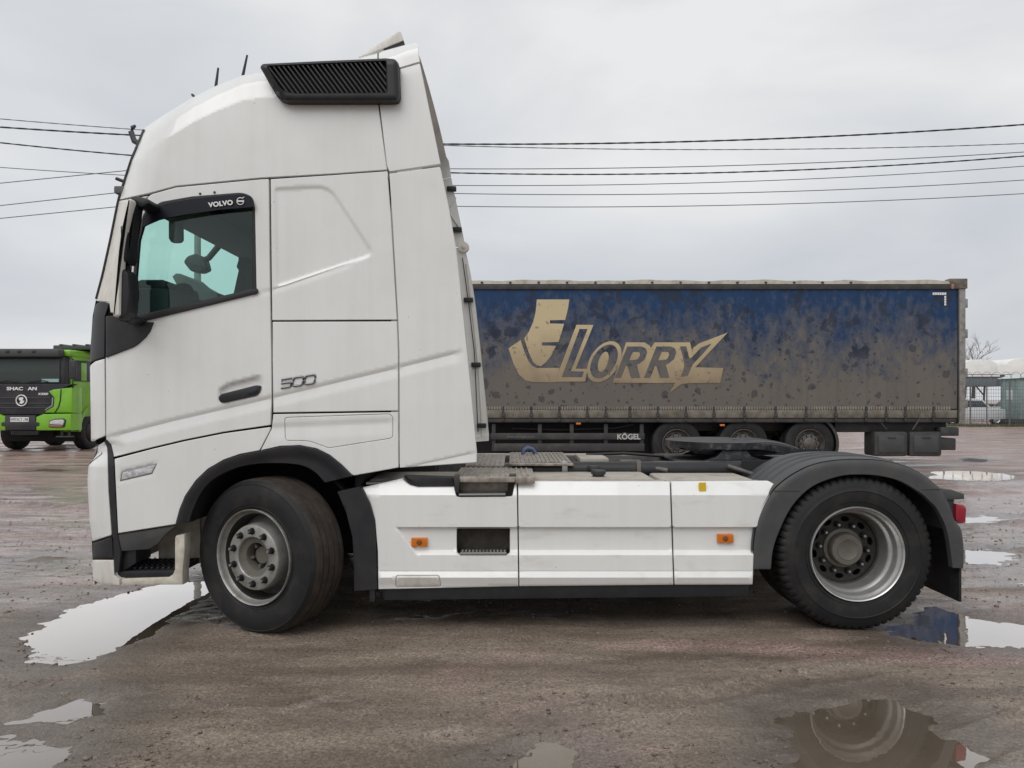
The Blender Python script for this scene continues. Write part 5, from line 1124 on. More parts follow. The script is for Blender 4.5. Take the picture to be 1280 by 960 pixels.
pr('print_letter', oval(1002, 698, 158, 206, 0.34), A, 8, 3, CR); pr('print_letter', oval(1000, 695, 126, 170, 0.34), A, 8, 4, CU); pr('print_letter', oval(992, 697, 48, 100, 0.26), A, 8, 5, CR)
pr('print_letter', [(-35, 588), (100, 184), (285, 184), (335, 215), (348, 240), (386, 184), (738, 184), (758, 262), (775, 235), (830, 195), (1000, 130), (1117, 84), (792, 433), (1072, 440), (1040, 588), (740, 592), (655, 600), (528, 692), (592, 590)], B8, 8, 2, CR)
for dx in (0, 291):
    pr('print_letter', [(-14 + dx, 540), (112 + dx, 225), (255 + dx, 225), (298 + dx, 245), (312 + dx, 285), (290 + dx, 350), (240 + dx, 392), (208 + dx, 408), (243 + dx, 540), (150 + dx, 540), (112 + dx, 420), (98 + dx, 420), (50 + dx, 540)], B8, 8, 3, CU)
    pr('print_letter', [(168 + dx, 280), (232 + dx, 282), (240 + dx, 312), (218 + dx, 350), (190 + dx, 360), (132 + dx, 362)], B8, 8, 4, CR)
pr('print_letter', [(638, 224), (703, 224), (730, 335), (752, 338), (850, 235), (955, 195), (862, 305), (765, 405), (716, 520), (645, 530), (682, 425), (668, 330)], B8, 8, 3, CU)
# running gear
def trailer_wheel(px_):
    e_ = part_empty('wheel', TR, (tx(px_), YT + 0.06, 0.53)); return e_
tw0 = None
for px_ in (847, 931, 1014):
    if tw0 is None:
        tw0 = trailer_wheel(px_)
        lathe('tyre', [(0.31, 0.03), (0.33, 0.005), (0.40, -0.005), (0.48, 0.003), (0.52, 0.03), (0.535, 0.08), (0.535, 0.30), (0.52, 0.35), (0.40, 0.385), (0.31, 0.36)], M['rubber'], tw0, 64, 35)
        lathe('rim', [(0.312, 0.03), (0.315, 0.0), (0.305, -0.004), (0.298, 0.03), (0.27, 0.06), (0.255, 0.10), (0.225, 0.09), (0.20, 0.045), (0.135, 0.04), (0.13, 0.02), (0.10, 0.0), (0, -0.005)], M['rim_trailer'], tw0, 48, 35)
        for k in range(10):
            a = 2 * math.pi * k / 10; o = bpy.data.objects.new('wheel_nut', NUT); COL.objects.link(o); o.parent = tw0; o.location = (.1675 * math.cos(a), .042, .1675 * math.sin(a))
            hh = bmesh.new(); bm_box(hh, 0.205, 0.235, 0.058, 0.064, -0.028, 0.028, 0); oo = from_bm('hand_hole', hh, M['dark'], tw0); oo.rotation_euler = (0, a + .3, 0)
    else: dup_wheel(tw0, (tx(px_), YT + 0.06, 0.53), (0, 0, 0))
    dup_wheel(tw0, (tx(px_), YT + 2.44, 0.53), (0, 0, math.pi))
v = []; f = []
for i in range(13):
    a = R(60 - 95 * i / 12); v += [(tx(1014) + 0.62 * math.cos(a), YT + 0.06, 0.53 + 0.62 * math.sin(a)), (tx(1014) + 0.62 * math.cos(a), YT + 0.45, 0.53 + 0.62 * math.sin(a)), (tx(1014) + 0.56 * math.cos(a), YT + 0.06, 0.53 + 0.56 * math.sin(a))]
for i in range(12): a = 3 * i; f += [(a, a + 1, a + 4, a + 3), (a, a + 3, a + 5, a + 2)]
mk('trailer_mudguard', v, f, M['trail_dark'], TR, 60)
for y_ in (0.65, 1.75): box('main_beam', (XL, tx(1180), YT + y_, YT + y_ + 0.12, 0.78, 1.08), M['trail_dark'], TR, 0.01)
for px_ in (847, 931, 1014): box('axle', (tx(px_) - 0.07, tx(px_) + 0.07, YT + 0.3, YT + 2.2, 0.46, 0.60), M['trail_dark'], TR, 0.02)
box('underside_shade_box', (tx(560), tx(832), YT + 0.45, YT + 2.0, 0.30, 1.12), M['dark'], TR, 0.02)  # added dark box standing in for the shade under the trailer
ug = box('underrun_guard', (tx(613), tx(806), YT + 0.03, YT + 0.07, tz(549.5), tz(541.5)), M['trail_dark'], TR, 0.008)
box('guard_bar', (tx(617), tx(806), YT + 0.03, YT + 0.07, tz(564), tz(554.5)), M['trail_dark'], ug, 0.008)
for px_ in (617, 675, 715, 758, 803): box('guard_post', (tx(px_) - .04, tx(px_) + .04, YT + 0.07, YT + 0.12, tz(564), tz(530)), M['trail_dark'], ug, 0.004)
M['faded'] = mat('faded_print', (0.50, 0.50, 0.48), 0.6); M['faint'] = mat('faint_print', (0.14, 0.14, 0.14), 0.6)
text_mesh('guard_print', 'K\u00d6GEL', 0.155, M['faded'], ug, (tx(786), YT + 0.025, tz(546.3)), (1, 0, 0), (0, 0, 1), 0.004, 1.0, offset=0.004)
text_mesh('guard_print', 'www.koegel.com', 0.085, M['faint'], ug, (tx(651), YT + 0.025, tz(545.8)), (1, 0, 0), (0, 0, 1), 0.004, 1.0, offset=0.001)
for px_, py_ in ((723, 529.5), (903, 531.5)): box('side_marker', (tx(px_) - .05, tx(px_) + .05, YT + 0.0, YT + 0.04, tz(py_ + 1.2), tz(py_ - 1.2)), M['amber'], TR, 0.004)
tube('brake_hose', [(tx(640), YT + .3, tz(536)), (tx(700), YT + .3, tz(538)), (tx(770), YT + .3, tz(536)), (tx(795), YT + .3, tz(531))], 0.018, M['trail_dark'], TR)
for xa, xb in ((1093, 1135.5), (1137, 1178)):
    bx = box('tool_box', (tx(xa), tx(xb), YT + 0.0, YT + 0.5, tz(570.5), tz(539.5)), M['trail_dark'], TR, 0.05)
    box('box_lid_panel', (tx(xa + 5), tx(xb - 5), YT - 0.02, YT + 0.02, tz(566), tz(544)), M['fender'], bx, 0.02); box('box_latch', (tx((xa + xb) / 2 - 5), tx((xa + xb) / 2 + 5), YT - 0.035, YT + 0.0, tz(548), tz(545.5)), M['trail_dark'], bx, 0.005)
box('rear_bumper_beam', (tx(1178), tx(1197), YT + 0.05, YT + 2.4, tz(563), tz(548)), M['trail_dark'], TR, 0.02); box('rear_bumper_end', (tx(1176), tx(1199), YT + 0.0, YT + 0.2, tz(545), tz(534)), M['trail_dark'], TR, 0.02)
box('rear_crossmember', (tx(1050), tx(1192), YT + 0.25, YT + 2.3, tz(541), tz(527)), M['trail_dark'], TR, 0.02)
tube('box_strap', [(tx(1140), YT - .02, tz(537)), (tx(1149), YT - .04, tz(523))], 0.015, M['fender'], TR); tube('box_strap', [(tx(1108), YT - .01, tz(537)), (tx(1101), YT - .02, tz(529))], 0.015, M['fender'], TR)
for x_ in (tx(480), tx(560)): box('landing_leg', (x_, x_ + 0.14, YT + 0.3, YT + 0.45, 0.02, 1.1), M['trail_dark'], TR, 0.01)

# ------------------------------------------------------------------ green dump truck on the left
YG = 20.6; SG = F / YG; GXC = (27 - 640) / SG
GT = thing('dump_truck', 'bright green dump truck with black front panel, facing the camera at the left edge', 'truck', (GXC, YG + 1, 0))
M['green'] = mat('green_paint', (0.19, 0.47, 0.018), 0.28, dirt=(0.13, 0.27, 0.025), dscale=4, coat=0.4, damt=0.5)
M['gblack'] = mat('green_truck_black', (0.022, 0.022, 0.030), 0.42, dirt=(0.05, 0.05, 0.05), dscale=3)
M['ggrey'] = mat('green_truck_grey', (0.055, 0.06, 0.06), 0.6); M['gglass'] = glass('dump_truck_glass', (0.16, 0.20, 0.20), body=(0.10, 0.125, 0.122), bodyfac=0.65)  # lighter body tone mixed into the glass stands in for reflections
gz_ = lambda py: CZ + (HZ - py) / SG
gx_ = lambda px: (px - 640) / SG
cx = GXC; hw = 1.24
def gp(name, pp, d0, d1, m_, parent=GT, bev=0.01, sym=False):
    pts = [(gx_(x), gz_(y)) for x, y in pp]
    o = prism(name, pts, YG + d0, YG + d1, m_, parent, bev)
    if sym: prism(name, [(2 * cx - x, z) for x, z in pts][::-1], YG + d0, YG + d1, m_, parent, bev)
    return o
def gb(name, x0, x1, d0, d1, z0, z1, m_, parent=GT, bev=0.02): return box(name, (cx + x0, cx + x1, YG + d0, YG + d1, z0, z1), m_, parent, bev)
gb('cab_body', -hw + 0.02, hw - 0.02, 0.35, 2.1, 0.95, gz_(437.5), M['green'], bev=0.08)
# side wall: dark window band and door window frame in green (the side that shows)
for s in (1,):
    x_ = cx + s * (hw - 0.01)
    box('side_window', (x_ - 0.02, x_ + 0.012, YG + 0.42, YG + 1.35, gz_(476), gz_(449)), M['gblack'], GT, 0.004)
    box('window_column', (x_ - 0.01, x_ + 0.02, YG + 0.72, YG + 0.98, gz_(475), gz_(452)), M['green'], GT, 0.006)
gb('roof_panel', -hw, hw, 0.20, 2.1, gz_(445), gz_(436.5), M['green'], bev=0.05)
sv = gb('sun_visor', -hw + 0.02, hw - 0.15, -0.10, 0.22, gz_(446.5), gz_(436), M['ggrey'], bev=0.06)
for x_ in (-0.6, -0.33, 0.0, 0.4): gb('marker_lamp', x_ - .05, x_ + .05, -0.12, -0.02, gz_(441), gz_(438), M['gblack'], sv, 0.01)
gb('windscreen_surround', -hw + 0.03, hw - 0.10, 0.10, 0.36, gz_(484), gz_(446), M['gblack'], bev=0.03)
ws = gb('windscreen', -hw + 0.12, hw - 0.22, 0.07, 0.105, gz_(478.5), gz_(448), M['gglass'], bev=0.03)
gb('dash_paper', 0.52, 1.0, 0.055, 0.066, gz_(477.5), gz_(473.5), mat('teal_paper', (0.30, 0.46, 0.45), 0.6), ws, 0)
for x_ in (-0.75, 0.1): tube('wiper', [(cx + x_, YG + 0.03, gz_(478)), (cx + x_ + 0.35, YG + 0.03, gz_(474.5)), (cx + x_ + 0.62, YG + 0.03, gz_(477))], 0.014, M['gblack'], GT)
gp('front_panel', [(-35, 480), (90, 480), (76, 486), (62, 490), (66, 496.5), (65, 507), (56, 512), (55, 518), (-1, 518), (-2, 512), (-11, 507), (-12, 496.5), (-8, 490), (-22, 486)], 0.02, 0.30, M['gblack'])
for py_ in (496.5, 503.5, 509): gp('grille_bar', [(-8, py_), (62, py_), (62, py_ + 1.3), (-8, py_ + 1.3)], 0.0, 0.03, M['ggrey'], bev=0.004)
gp('corner_fairing', [(60, 489), (66, 486.5), (90, 484), (90, 516), (55, 516), (57, 513), (66, 508), (67, 497)], 0.0, 0.5, M['green'], sym=True, bev=0.04)
gp('grille_trim', [(65.5, 497), (67, 497), (66, 508), (57, 513), (56, 512), (64.5, 506.5)], -0.012, 0.02, M['chrome'], sym=True, bev=0.002)
gp('bumper', [(46, 521), (55, 517.5), (90, 517), (90, 538), (46, 538)], -0.05, 0.5, M['green'], sym=True, bev=0.04)
gp('bumper_center', [(8, 519), (46, 519), (46, 527), (51, 528), (51, 532.5), (46, 533), (46, 537.5), (8, 537.5), (8, 533), (3, 532.5), (3, 528), (8, 527)], -0.06, 0.4, M['gblack'], bev=0.02)
tube('panel_seam', [(gx_(x_), YG - 0.012, gz_(y_)) for x_, y_ in ((76.5, 486.5), (75.5, 500), (73.5, 508), (68.5, 516))], 0.012, M['gblack'], GT)
hl = gp('headlamp', [(62.5, 533), (64, 525.5), (70, 523.5), (81, 522.8), (84, 525), (82.5, 533.5), (78, 534.5), (63, 534.2)], -0.075, 0.0, M['gblack'], sym=False, bev=0.02)
gp('lamp_lens', [(64, 530), (65, 526.5), (70, 524.8), (80.5, 524.2), (82.5, 526), (81, 531)], -0.085, -0.06, mat('lamp_reflector', (0.62, 0.62, 0.61), 0.2, coat=0.5, dirt=(0.3, 0.3, 0.3), dscale=25), hl, 0.008); gp('fog_lens', [(64, 530.8), (81, 531.6), (79.5, 533.6), (64, 533.2)], -0.085, -0.06, mat('pink_lens', (0.34, 0.16, 0.15), 0.3), hl, 0.004)
gp('lower_grille', [(13, 538.5), (47, 538.5), (46, 543.5), (14, 543.5)], 0.0, 0.1, M['ggrey'], bev=0.01)
for i in range(14): gp('grille_slot', [(15 + i * 2.25, 539.2), (16.2 + i * 2.25, 539.2), (16.2 + i * 2.25, 543), (15 + i * 2.25, 543)], -0.01, 0.02, M['dark'], bev=0)
pt = gp('number_plate', [(15, 521.5), (38, 521.5), (38, 527.3), (15, 527.3)], -0.075, -0.058, M['print_white'], bev=0.004)
text_mesh('plate_print', 'M973CT 198', 0.105, M['gblack'], pt, (gx_(26.5), YG - 0.078, gz_(524.4)), (1, 0, 0), (0, 0, 1), 0.003, 0.86)
text_mesh('maker_name', 'SHAC', 0.125, M['print_white'], GT, (gx_(18.6), YG + 0.005, gz_(486)), (1, 0, 0), (0, 0, 1), 0.02, 1.42, offset=0.0035)
text_mesh('maker_name', 'AN', 0.125, M['print_white'], GT, (gx_(40.6), YG + 0.005, gz_(486)), (1, 0, 0), (0, 0, 1), 0.02, 1.42, offset=0.0035)
text_mesh('maker_name', 'v', 0.08, M['faint'], GT, (gx_(32.5), YG + 0.005, gz_(485.5)), (1, 0, 0), (0, 0, 1), 0.02, 1.3)
text_mesh('series_name', 'X3000', 0.085, M['print_white'], GT, (gx_(53.5), YG + 0.005, gz_(492.6)), (1, 0, 0), (0, 0, 1), 0.01, 1.2, shear=0.25, offset=0.002)
bm = bmesh.new(); ex, ez = gx_(27.2), gz_(500.6)
bm_tube(bm, [(ex + 0.148 * math.cos(a), YG - 0.01, ez + 0.148 * math.sin(a)) for a in np.linspace(0, 2 * math.pi, 33)], 0.017, 6)
emb = from_bm('emblem_ring', bm, M['print_white'], GT)
prism('emblem_mark', [(ex + x * 0.1, ez + z * 0.1) for x, z in ((0.25, 0.95), (-0.75, 0.75), (-0.6, 0.1), (-0.15, -0.05), (-0.55, -0.75), (0.0, -0.95), (0.65, -0.6), (0.7, -0.05), (0.15, 0.05), (0.55, 0.5))], YG - 0.02, YG + 0.02, M['print_white'], emb)
for s in (1,):
    mb = tube('mirror_arm', [(cx + s * 1.2, YG + 0.2, gz_(446)), (cx + s * 1.42, YG + 0.02, gz_(449)), (cx + s * 1.42, YG + 0.02, gz_(484)), (cx + s * 1.2, YG + 0.2, gz_(486))], 0.022, M['gblack'], GT)
    box('mirror_head', (cx + s * 1.33, cx + s * 1.52, YG - 0.04, YG + 0.06, gz_(474), gz_(450)), M['gblack'], mb, 0.03)
# side fender, door line, wheel
x_ = cx + hw
for i in range(1): pass
v = []; f = []
for i in range(15):
    a = R(180 - 12.9 * i); r0, r1 = 0.60, 0.78
    v += [(x_ - 0.02, YG + 1.35 - r0 * math.cos(a) * -1 - 0.0, 0.55 + r0 * math.sin(a)), (x_ + 0.03, YG + 1.35 + r1 * math.cos(a), 0.55 + r1 * math.sin(a)), (x_ - 0.45, YG + 1.35 + r1 * math.cos(a), 0.55 + r1 * math.sin(a))]
for i in range(14): a = 3 * i; f += [(a, a + 3, a + 4, a + 1), (a + 1, a + 4, a + 5, a + 2)]
mk('wheel_arch', v, f, M['green'], GT, 60)
gw = part_empty('wheel', GT, (cx + 1.20, YG + 1.35, 0.53), (0, 0, R(90)))
lathe('tyre', [(0.31, 0.03), (0.33, 0.005), (0.40, -0.005), (0.48, 0.003), (0.52, 0.03), (0.53, 0.08), (0.53, 0.26), (0.52, 0.30), (0.40, 0.335), (0.31, 0.31)], M['rubber'], gw, 56, 35)
lathe('rim', [(0.312, 0.03), (0.305, -0.004), (0.298, 0.03), (0.255, 0.08), (0.20, 0.02), (0.13, 0.0), (0.10, -0.05), (0, -0.06)], M['rim_dark'], gw, 40, 35)
for loc, rot in (((cx - 1.20, YG + 1.35, 0.53), (0, 0, R(-90))), ((cx + 1.20, YG + 3.2, 0.53), (0, 0, R(90))), ((cx - 1.20, YG + 3.2, 0.53), (0, 0, R(-90))), ((cx + 1.18, YG + 6.4, 0.53), (0, 0, R(90))), ((cx - 1.18, YG + 6.4, 0.53), (0, 0, R(-90)))): dup_wheel(gw, loc, rot)
gb('front_axle', -1.0, 1.0, 1.25, 1.45, 0.42, 0.62, M['gblack']); gb('chassis', -0.42, 0.42, 0.5, 8.6, 0.65, 1.0, M['gblack'])
gb('under_shade_panel', -1.02, 1.02, 0.75, 0.85, 0.26, 0.95, M['dark']); gb('under_shade_box', -0.5, 0.5, 0.6, 2.0, 0.42, 0.9, M['dark'])  # added dark panel and box, fill in the shade below the cab
for x_ in (1.02, 1.22): gb('step_hanger', x_ - .03, x_ + .03, 0.15, 0.2, gz_(547), gz_(538), M['ggrey'], bev=0.008); gb('step_foot', x_ - .12, x_ + .1, 0.08, 0.25, gz_(546.8), gz_(545.2), M['ggrey'], bev=0.006)
tip = gb('tipper_body', -1.22, 1.22, 2.35, 8.6, 1.25, 2.80, M['green'], bev=0.04)
gb('tarp_canopy', 0.31, 2.2, 0.9, 2.4, gz_(434.5), gz_(428.5), M['ggrey'], tip, 0.03)
for i in range(5): gb('canopy_rib', 0.5 + i * 0.38, 0.58 + i * 0.38, 0.88, 2.35, gz_(428.5), gz_(428.5) + 0.03, M['ggrey'], tip, 0.008)

# ------------------------------------------------------------------ overhead wires and the pole that carries some of them
YW = 30.0
M['wire'] = mat('wire_dark', (0.035, 0.035, 0.038), 0.6); M['wire_grey'] = mat('wire_grey', (0.16, 0.165, 0.175), 0.6); M['pole'] = mat('concrete_pole', (0.24, 0.24, 0.235), 0.8, dirt=(0.15, 0.15, 0.145), dscale=3)
def fit(pts):
    x = np.array([p[0] for p in pts], float); y = np.array([p[1] for p in pts], float); c = np.polyfit(x, y, min(2, len(pts) - 1)); return lambda t: np.polyval(c, t)
def wire(lab, pts, x0, x1, r, m_, twist=False, grp='overhead cables above the yard'):
    fn = fit(pts); xs_ = np.linspace(x0, x1, 90 if not twist else 400); bm = bmesh.new()
    P = [PW(x, fn(x), YW) for x in xs_]
    if twist:
        for ph in (0, math.pi):
            bm_tube(bm, [p + Vector((0, math.cos(i * 1.1 + ph), math.sin(i * 1.1 + ph))) * r * 0.22 for i, p in enumerate(P)], r * 0.55, 5)
    else: bm_tube(bm, P, r, 6)
    o = from_bm('overhead_cable', bm, m_, None, 60); tag(o, lab, 'cable', grp); return o
wire('thick black twisted overhead cable, the highest dark one right of the cab', [(0, 159), (165, 168.5), (552, 181), (900, 175), (1280, 156)], -700, 2000, 0.050, M['wire'], True)
wire('thin beaded overhead cable just below the thick twisted one', [(0, 149), (175, 161), (552, 184), (900, 185), (1280, 180)], -700, 2000, 0.028, M['wire_grey'], True)
wire('dark overhead cable crossing at the middle of the bundle', [(0, 178.5), (160, 193), (570, 219), (900, 213), (1280, 196)], -700, 2000, 0.042, M['wire'], True)
wire('thin grey wire between the middle dark cable and the two lowest wires', [(0, 211), (150, 216), (575, 233), (1280, 207.5)], -700, 2000, 0.016, M['wire_grey'])
PXP = 247
for lab, a, c, y0_ in (('thin grey wire between the beaded cable and the middle dark cable', [(0, 229), (150, 214)], [(570, 211), (1280, 190)], 204.3), ('second lowest thin wire right of the cab', [(0, 257), (145, 241)], [(577, 242), (1280, 225)], 229.8), ('lowest thin wire, just over the trailer roof', [(0, 273), (140, 259)], [(580, 258), (1280, 242)], 248.3)):
    fl, fr2_ = fit(a + [(PXP, y0_)]), fit([(PXP, y0_)] + c); bm = bmesh.new()
    bm_tube(bm, [PW(x, fl(x), YW) for x in np.linspace(-700, PXP, 40)] + [PW(x, fr2_(x), YW) for x in np.linspace(PXP + 5, 2000, 70)], 0.017, 6)
    tag(from_bm('overhead_cable', bm, M['wire_grey'], None, 60), lab, 'cable', 'overhead cables above the yard')
pw = PW(PXP, 499, YW + 0.15)
UP = thing('utility_pole', 'grey concrete utility pole seen through the cab windows', 'pole', (pw.x, pw.y, 0))
tube('shaft', [(pw.x, pw.y, -0.2), (pw.x, pw.y, 5), (pw.x, pw.y, PW(0, 192, YW).z)], [0.17, 0.14, 0.11], M['pole'], UP, 14)
for y0_ in (204.3, 229.8, 248.3):
    z_ = PW(0, y0_, YW).z; box('bracket', (pw.x - 0.05, pw.x + 0.05, pw.y - 0.2, pw.y + 0.1, z_ - 0.06, z_ - 0.02), M['ggrey'], UP, 0.004)

# ------------------------------------------------------------------ fence, kiosk, vehicles and canopies at the right edge
YF = 40.0; SF = F / YF
fxx = lambda px: (px - 640) / SF
fz = lambda py: CZ + (HZ - py) / SF
M['mesh_wire'] = mat('fence_wire', (0.13, 0.14, 0.14), 0.6); M['kiosk'] = mat('kiosk_green', (0.25, 0.33, 0.32), 0.6, dirt=(0.16, 0.22, 0.21), dscale=2); M['kiosk_roof'] = mat('kiosk_roof', (0.50, 0.55, 0.55), 0.6)
M['tarp'] = mat('white_tarp', (0.80, 0.80, 0.77), 0.6, dirt=(0.68, 0.68, 0.64), dscale=1.5); M['carwhite'] = mat('car_white', (0.62, 0.64, 0.66), 0.3, coat=0.4); M['carglass'] = mat('car_glass', (0.05, 0.06, 0.07), 0.08)
FN = thing('mesh_fence', 'grey wire mesh fence with barbed wire on top at the far right edge', 'fence', (fxx(1260), YF, 0))
for px_ in (1180, 1213, 1233.5, 1262, 1295, 1330, 1365, 1400): tube('post', [(fxx(px_), YF, -0.1), (fxx(px_), YF, fz(474))], 0.036, M['mesh_wire'], FN)
bm = bmesh.new()
for i in range(90): x = fxx(1170) + i * 0.13; bm_tube(bm, [(x, YF, 0.05), (x, YF, fz(478))], 0.008, 4, False)
for i in range(12): z = 0.1 + i * 0.19; bm_tube(bm, [(fxx(1170), YF, z), (fxx(1430), YF, z)], 0.008, 4, False)
o = from_bm('mesh_wires', bm, M['mesh_wire'], FN, 0); o['kind'] = 'stuff'
bm = bmesh.new()
bm_tube(bm, [(fxx(1170) + i * 0.035, YF + 0.22 * math.cos(i * 0.42), fz(470) + 0.22 * math.sin(i * 0.42)) for i in range(330)], 0.010, 4, False)
from_bm('barbed_coil', bm, M['mesh_wire'], FN, 0)
fxy = lambda px, Y: (px - 640) * Y / F
KX0, KX1 = fxy(1251, YF + 2.8), fxy(1251, YF + 2.8) + 2.6
KI = thing('kiosk', 'pale green sheet metal kiosk with pitched roof behind the fence', 'kiosk', ((KX0 + KX1) / 2, YF + 2.5, 0))
box('wall', (KX0, KX1, YF + 1.2, YF + 2.8, 0.35, fz(472)), M['kiosk'], KI, 0.02)
prism('roof', [(KX0 - .15, fz(472)), (KX1 + .15, fz(472)), (KX1 - .5, fz(464)), (KX0 + .7, fz(466))], YF + 1.05, YF + 2.95, M['kiosk_roof'], KI, 0.01)
for y_ in (1.25, 1.62, 2.0, 2.38, 2.75): box('wall_batten', (KX0 - 0.03, KX0 - 0.001, YF + y_ - .03, YF + y_ + .03, 0.4, fz(473)), M['kiosk'], KI, 0.005)
box('window', (KX0 - 0.02, KX0 + 0.01, YF + 1.75, YF + 2.3, fz(500), fz(487)), M['kiosk_roof'], KI, 0.01)
box('base_beam', (KX0 - .2, KX1, YF + 1.25, YF + 2.75, 0.0, 0.35), M['trail_dark'], KI, 0.01)
def car(name, lab, x0, x1, y, m_, flip=True):
    C_ = thing(name, lab, 'car', ((x0 + x1) / 2, y, 0)); l = x1 - x0
    X = (lambda t: x1 - l * t) if flip else (lambda t: x0 + l * t); sg = 1 if flip else -1
    bd = prism('body', [(X(0), 0.3), (X(.01), 0.75), (X(.06), 0.90), (X(.25), 1.0), (X(.36), 1.42), (X(.48), 1.52), (X(.80), 1.50), (X(.95), 1.05), (X(1), 0.95), (X(1), 0.32)], y - 0.85, y + 0.85, m_, C_, 0.05)
    prism('side_window', [(X(.30), 1.02), (X(.385), 1.38), (X(.79), 1.42), (X(.90), 1.05)], y - 0.858, y - 0.80, M['carglass'], C_, 0.01)
    mk('windscreen', [(X(.255) + .012 * sg, y - 0.7, 1.026), (X(.255) + .012 * sg, y + 0.7, 1.026), (X(.355) + .012 * sg, y + 0.62, 1.406), (X(.355) + .012 * sg, y - 0.62, 1.406)], [(0, 1, 2, 3)], M['carglass'], C_, 0)
    for t in (.18, .80):
        w_ = part_empty('wheel', C_, (X(t), y - 0.84, 0.32)); lathe('tyre', [(0.20, 0.0), (0.30, -0.01), (0.32, 0.03), (0.32, 0.17), (0.2, 0.2)], M['rubber'], w_, 28); lathe('rim', [(0.20, 0.0), (0.15, 0.03), (0, 0.0)], M['rim'], w_, 20)
    a, b_ = sorted((X(-.004), X(.03))); box('headlamp', (a, b_, y - 0.8, y - 0.45, 0.66, 0.80), M['lampglass'], C_, 0.03); a, b_ = sorted((X(-.006), X(.003))); box('number_plate', (a, b_, y - .26, y + .26, .45, .56), M['print_white'], C_, 0.003)
    return C_
car('parked_car', 'white hatchback parked behind the mesh fence beside the kiosk', fxy(1250, YF + 3.2) - 4.1, fxy(1250, YF + 3.2), YF + 3.2, M['carwhite'])
car('parked_car', 'silver car half hidden behind the white hatchback', fxy(1231, YF + 8.5), fxy(1231, YF + 8.5) + 4.3, YF + 8.5, mat('car_silver', (0.36, 0.38, 0.40), 0.3, metal=0.3), False)
M['hopper'] = mat('hopper_grey', (0.135, 0.165, 0.185), 0.55, dirt=(0.09, 0.10, 0.11), dscale=1.2)
def tarped(name, lab, x0, x1, y, zb, z0, h):
    T_ = thing(name, lab, 'trailer', ((x0 + x1) / 2, y + 3, 0)); w = x1 - x0
    bm = bmesh.new(); bm_prism(bm, [(x0 - .05, z0)] + [(x0 + w * (0.5 - 0.5 * math.cos(math.pi * k / 12)), z0 + 0.12 + h * math.sin(math.pi * k / 12) ** 0.45) for k in range(13)] + [(x1 + .05, z0)], y, y + 7, 0.02)
    from_bm('tarp_cover', bm, M['tarp'], T_, 40)
    prism('hopper', [(x0 + .25, zb), (x1 - .15, zb), (x1 + .02, z0 - .003), (x0, z0 - .003)], y + .08, y + 6.9, M['hopper'], T_, 0.02)
    box('top_rim', (x0 - .1, x1 + .1, y - .02, y + .07, z0 - .16, z0 - .05), M['tarp'], T_, 0.02)
    for xx in (x0 + 0.3, x1 - 0.9): tube('support_leg', [(xx, y + .3, -0.05), (xx + .12, y + .3, zb)], 0.07, M['trail_dark'], T_); tube('brace', [(xx - .5, y + .3, zb), (xx + .1, y + .3, zb - .7)], 0.05, M['trail_dark'], T_)
    for yy in (y + 4.2, y + 5.6):
        for xx, rz in ((x0 + .25, -90), (x1 - .25, 90)):
            w_ = part_empty('wheel', T_, (xx, yy, 0.5), (0, 0, R(rz))); lathe('tyre', [(0.25, 0.0), (0.48, 0.0), (0.5, 0.04), (0.5, 0.26), (0.48, 0.3), (0.25, 0.3)], M['rubber'], w_, 28); lathe('rim', [(0.25, 0.05), (0, 0.08)], M['rim_dark'], w_, 20)
    box('chassis', (x0 + .7, x1 - .7, y + .2, y + 6.8, 0.75, 1.05), M['trail_dark'], T_, 0.02)
tarped('tarped_trailer', 'hopper trailer under a rounded white tarpaulin behind the fence, nearest the blue trailer', fxy(1203, YF + 12), fxy(1248, YF + 12), YF + 12, 2.42, 3.22, 0.95)
tarped('tarped_trailer', 'hopper trailer under a rounded white tarpaulin behind the green kiosk', fxy(1258, YF + 20), fxy(1304, YF + 20), YF + 20, 2.6, 3.5, 1.2)
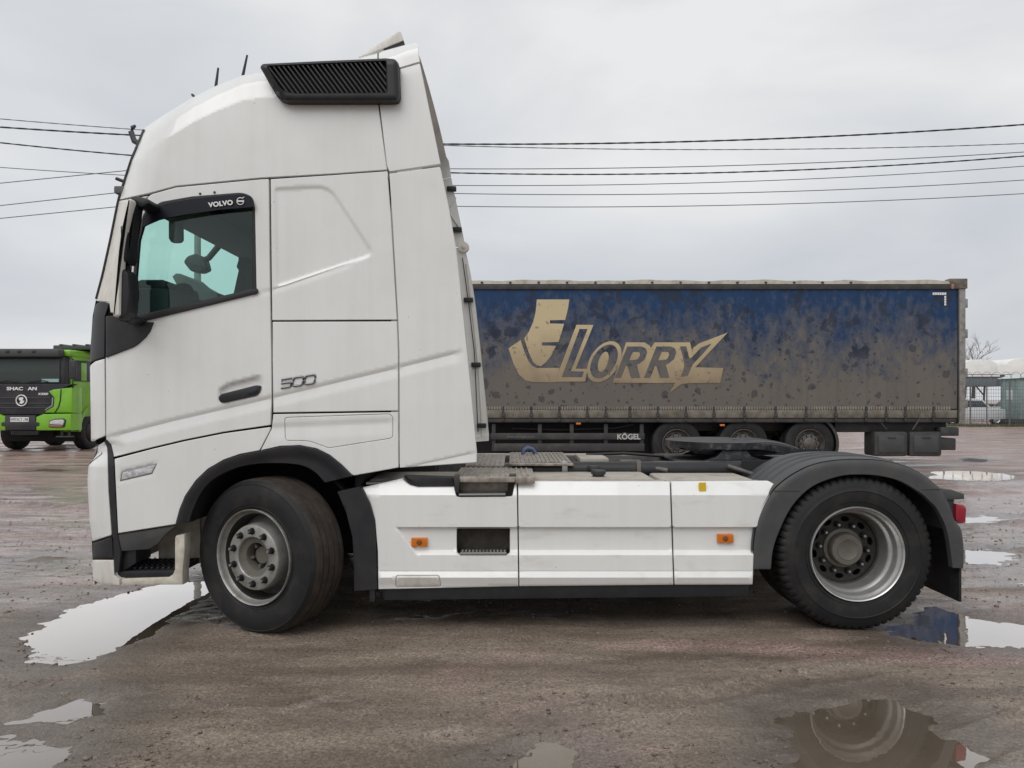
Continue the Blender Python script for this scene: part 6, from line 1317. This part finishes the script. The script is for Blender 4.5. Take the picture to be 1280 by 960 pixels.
WL = box('boundary_wall', (fxx(1120), fxx(1700), YF + 60, YF + 60.4, 0, 6.6), mat('pale_panel', (0.38, 0.40, 0.41), 0.8, dirt=(0.3, 0.31, 0.31), dscale=0.3), None, 0); tag(WL, 'long pale warehouse wall far behind the fence', 'wall')
# bare tree far away
YB = 75.0; bx_, by_ = PW(1216, 499, YB).x, YB
TB = thing('bare_tree', 'leafless tree far behind the trailer end', 'tree', (bx_, by_, 0)); rt = random.Random(4)
tube('trunk', [(bx_, by_, -0.2), (bx_ + .1, by_, 3.2), (bx_ + .05, by_, 5.4)], [0.22, 0.16, 0.08], M['trail_dark'], TB)
bm = bmesh.new()
def branch(p, d, l, r, n):
    q_ = p + d * l; bm_tube(bm, [p, q_], [r, r * .6], 4, False)
    if n:
        for k in range(3): branch(p + d * l * rt.uniform(.45, 1), (d + Vector((rt.uniform(-.8, .8), rt.uniform(-.5, .5), rt.uniform(-.1, .6)))).normalized(), l * rt.uniform(.55, .8), r * .55, n - 1)
for k in range(11): branch(Vector((bx_ + .08, by_, rt.uniform(3.2, 5.4))), Vector((rt.uniform(-1, 1), rt.uniform(-.6, .6), rt.uniform(.4, 1.2))).normalized(), rt.uniform(1.0, 1.6), 0.05, 4)
o = from_bm('crown', bm, mat('hazed_twigs', (0.30, 0.29, 0.28), 0.9), TB, 0)  # twig colour paled to imitate distance haze
# weeds along the fence foot
rg = np.random.default_rng(5); v = []; f = []
for k in range(2600):
    x = fxx(1150) + rg.random() * 14; y = YF - 0.5 + rg.random() * 1.3; h_ = 0.05 + 0.22 * rg.random() ** 2; a = rg.random() * 3.14; l_ = (rg.random() - .5) * .15
    c, s = math.cos(a) * .018, math.sin(a) * .018; n_ = len(v); v += [(x - c, y - s, -0.02), (x + c, y + s, -0.02), (x + l_, y + l_ * .5, h_)]; f.append((n_, n_ + 1, n_ + 2))
o = mk('grass', v, f, mat('weeds', (0.085, 0.10, 0.035), 0.8), None, 0); o['kind'] = 'stuff'; o['label'] = 'low weeds growing along the foot of the fence'
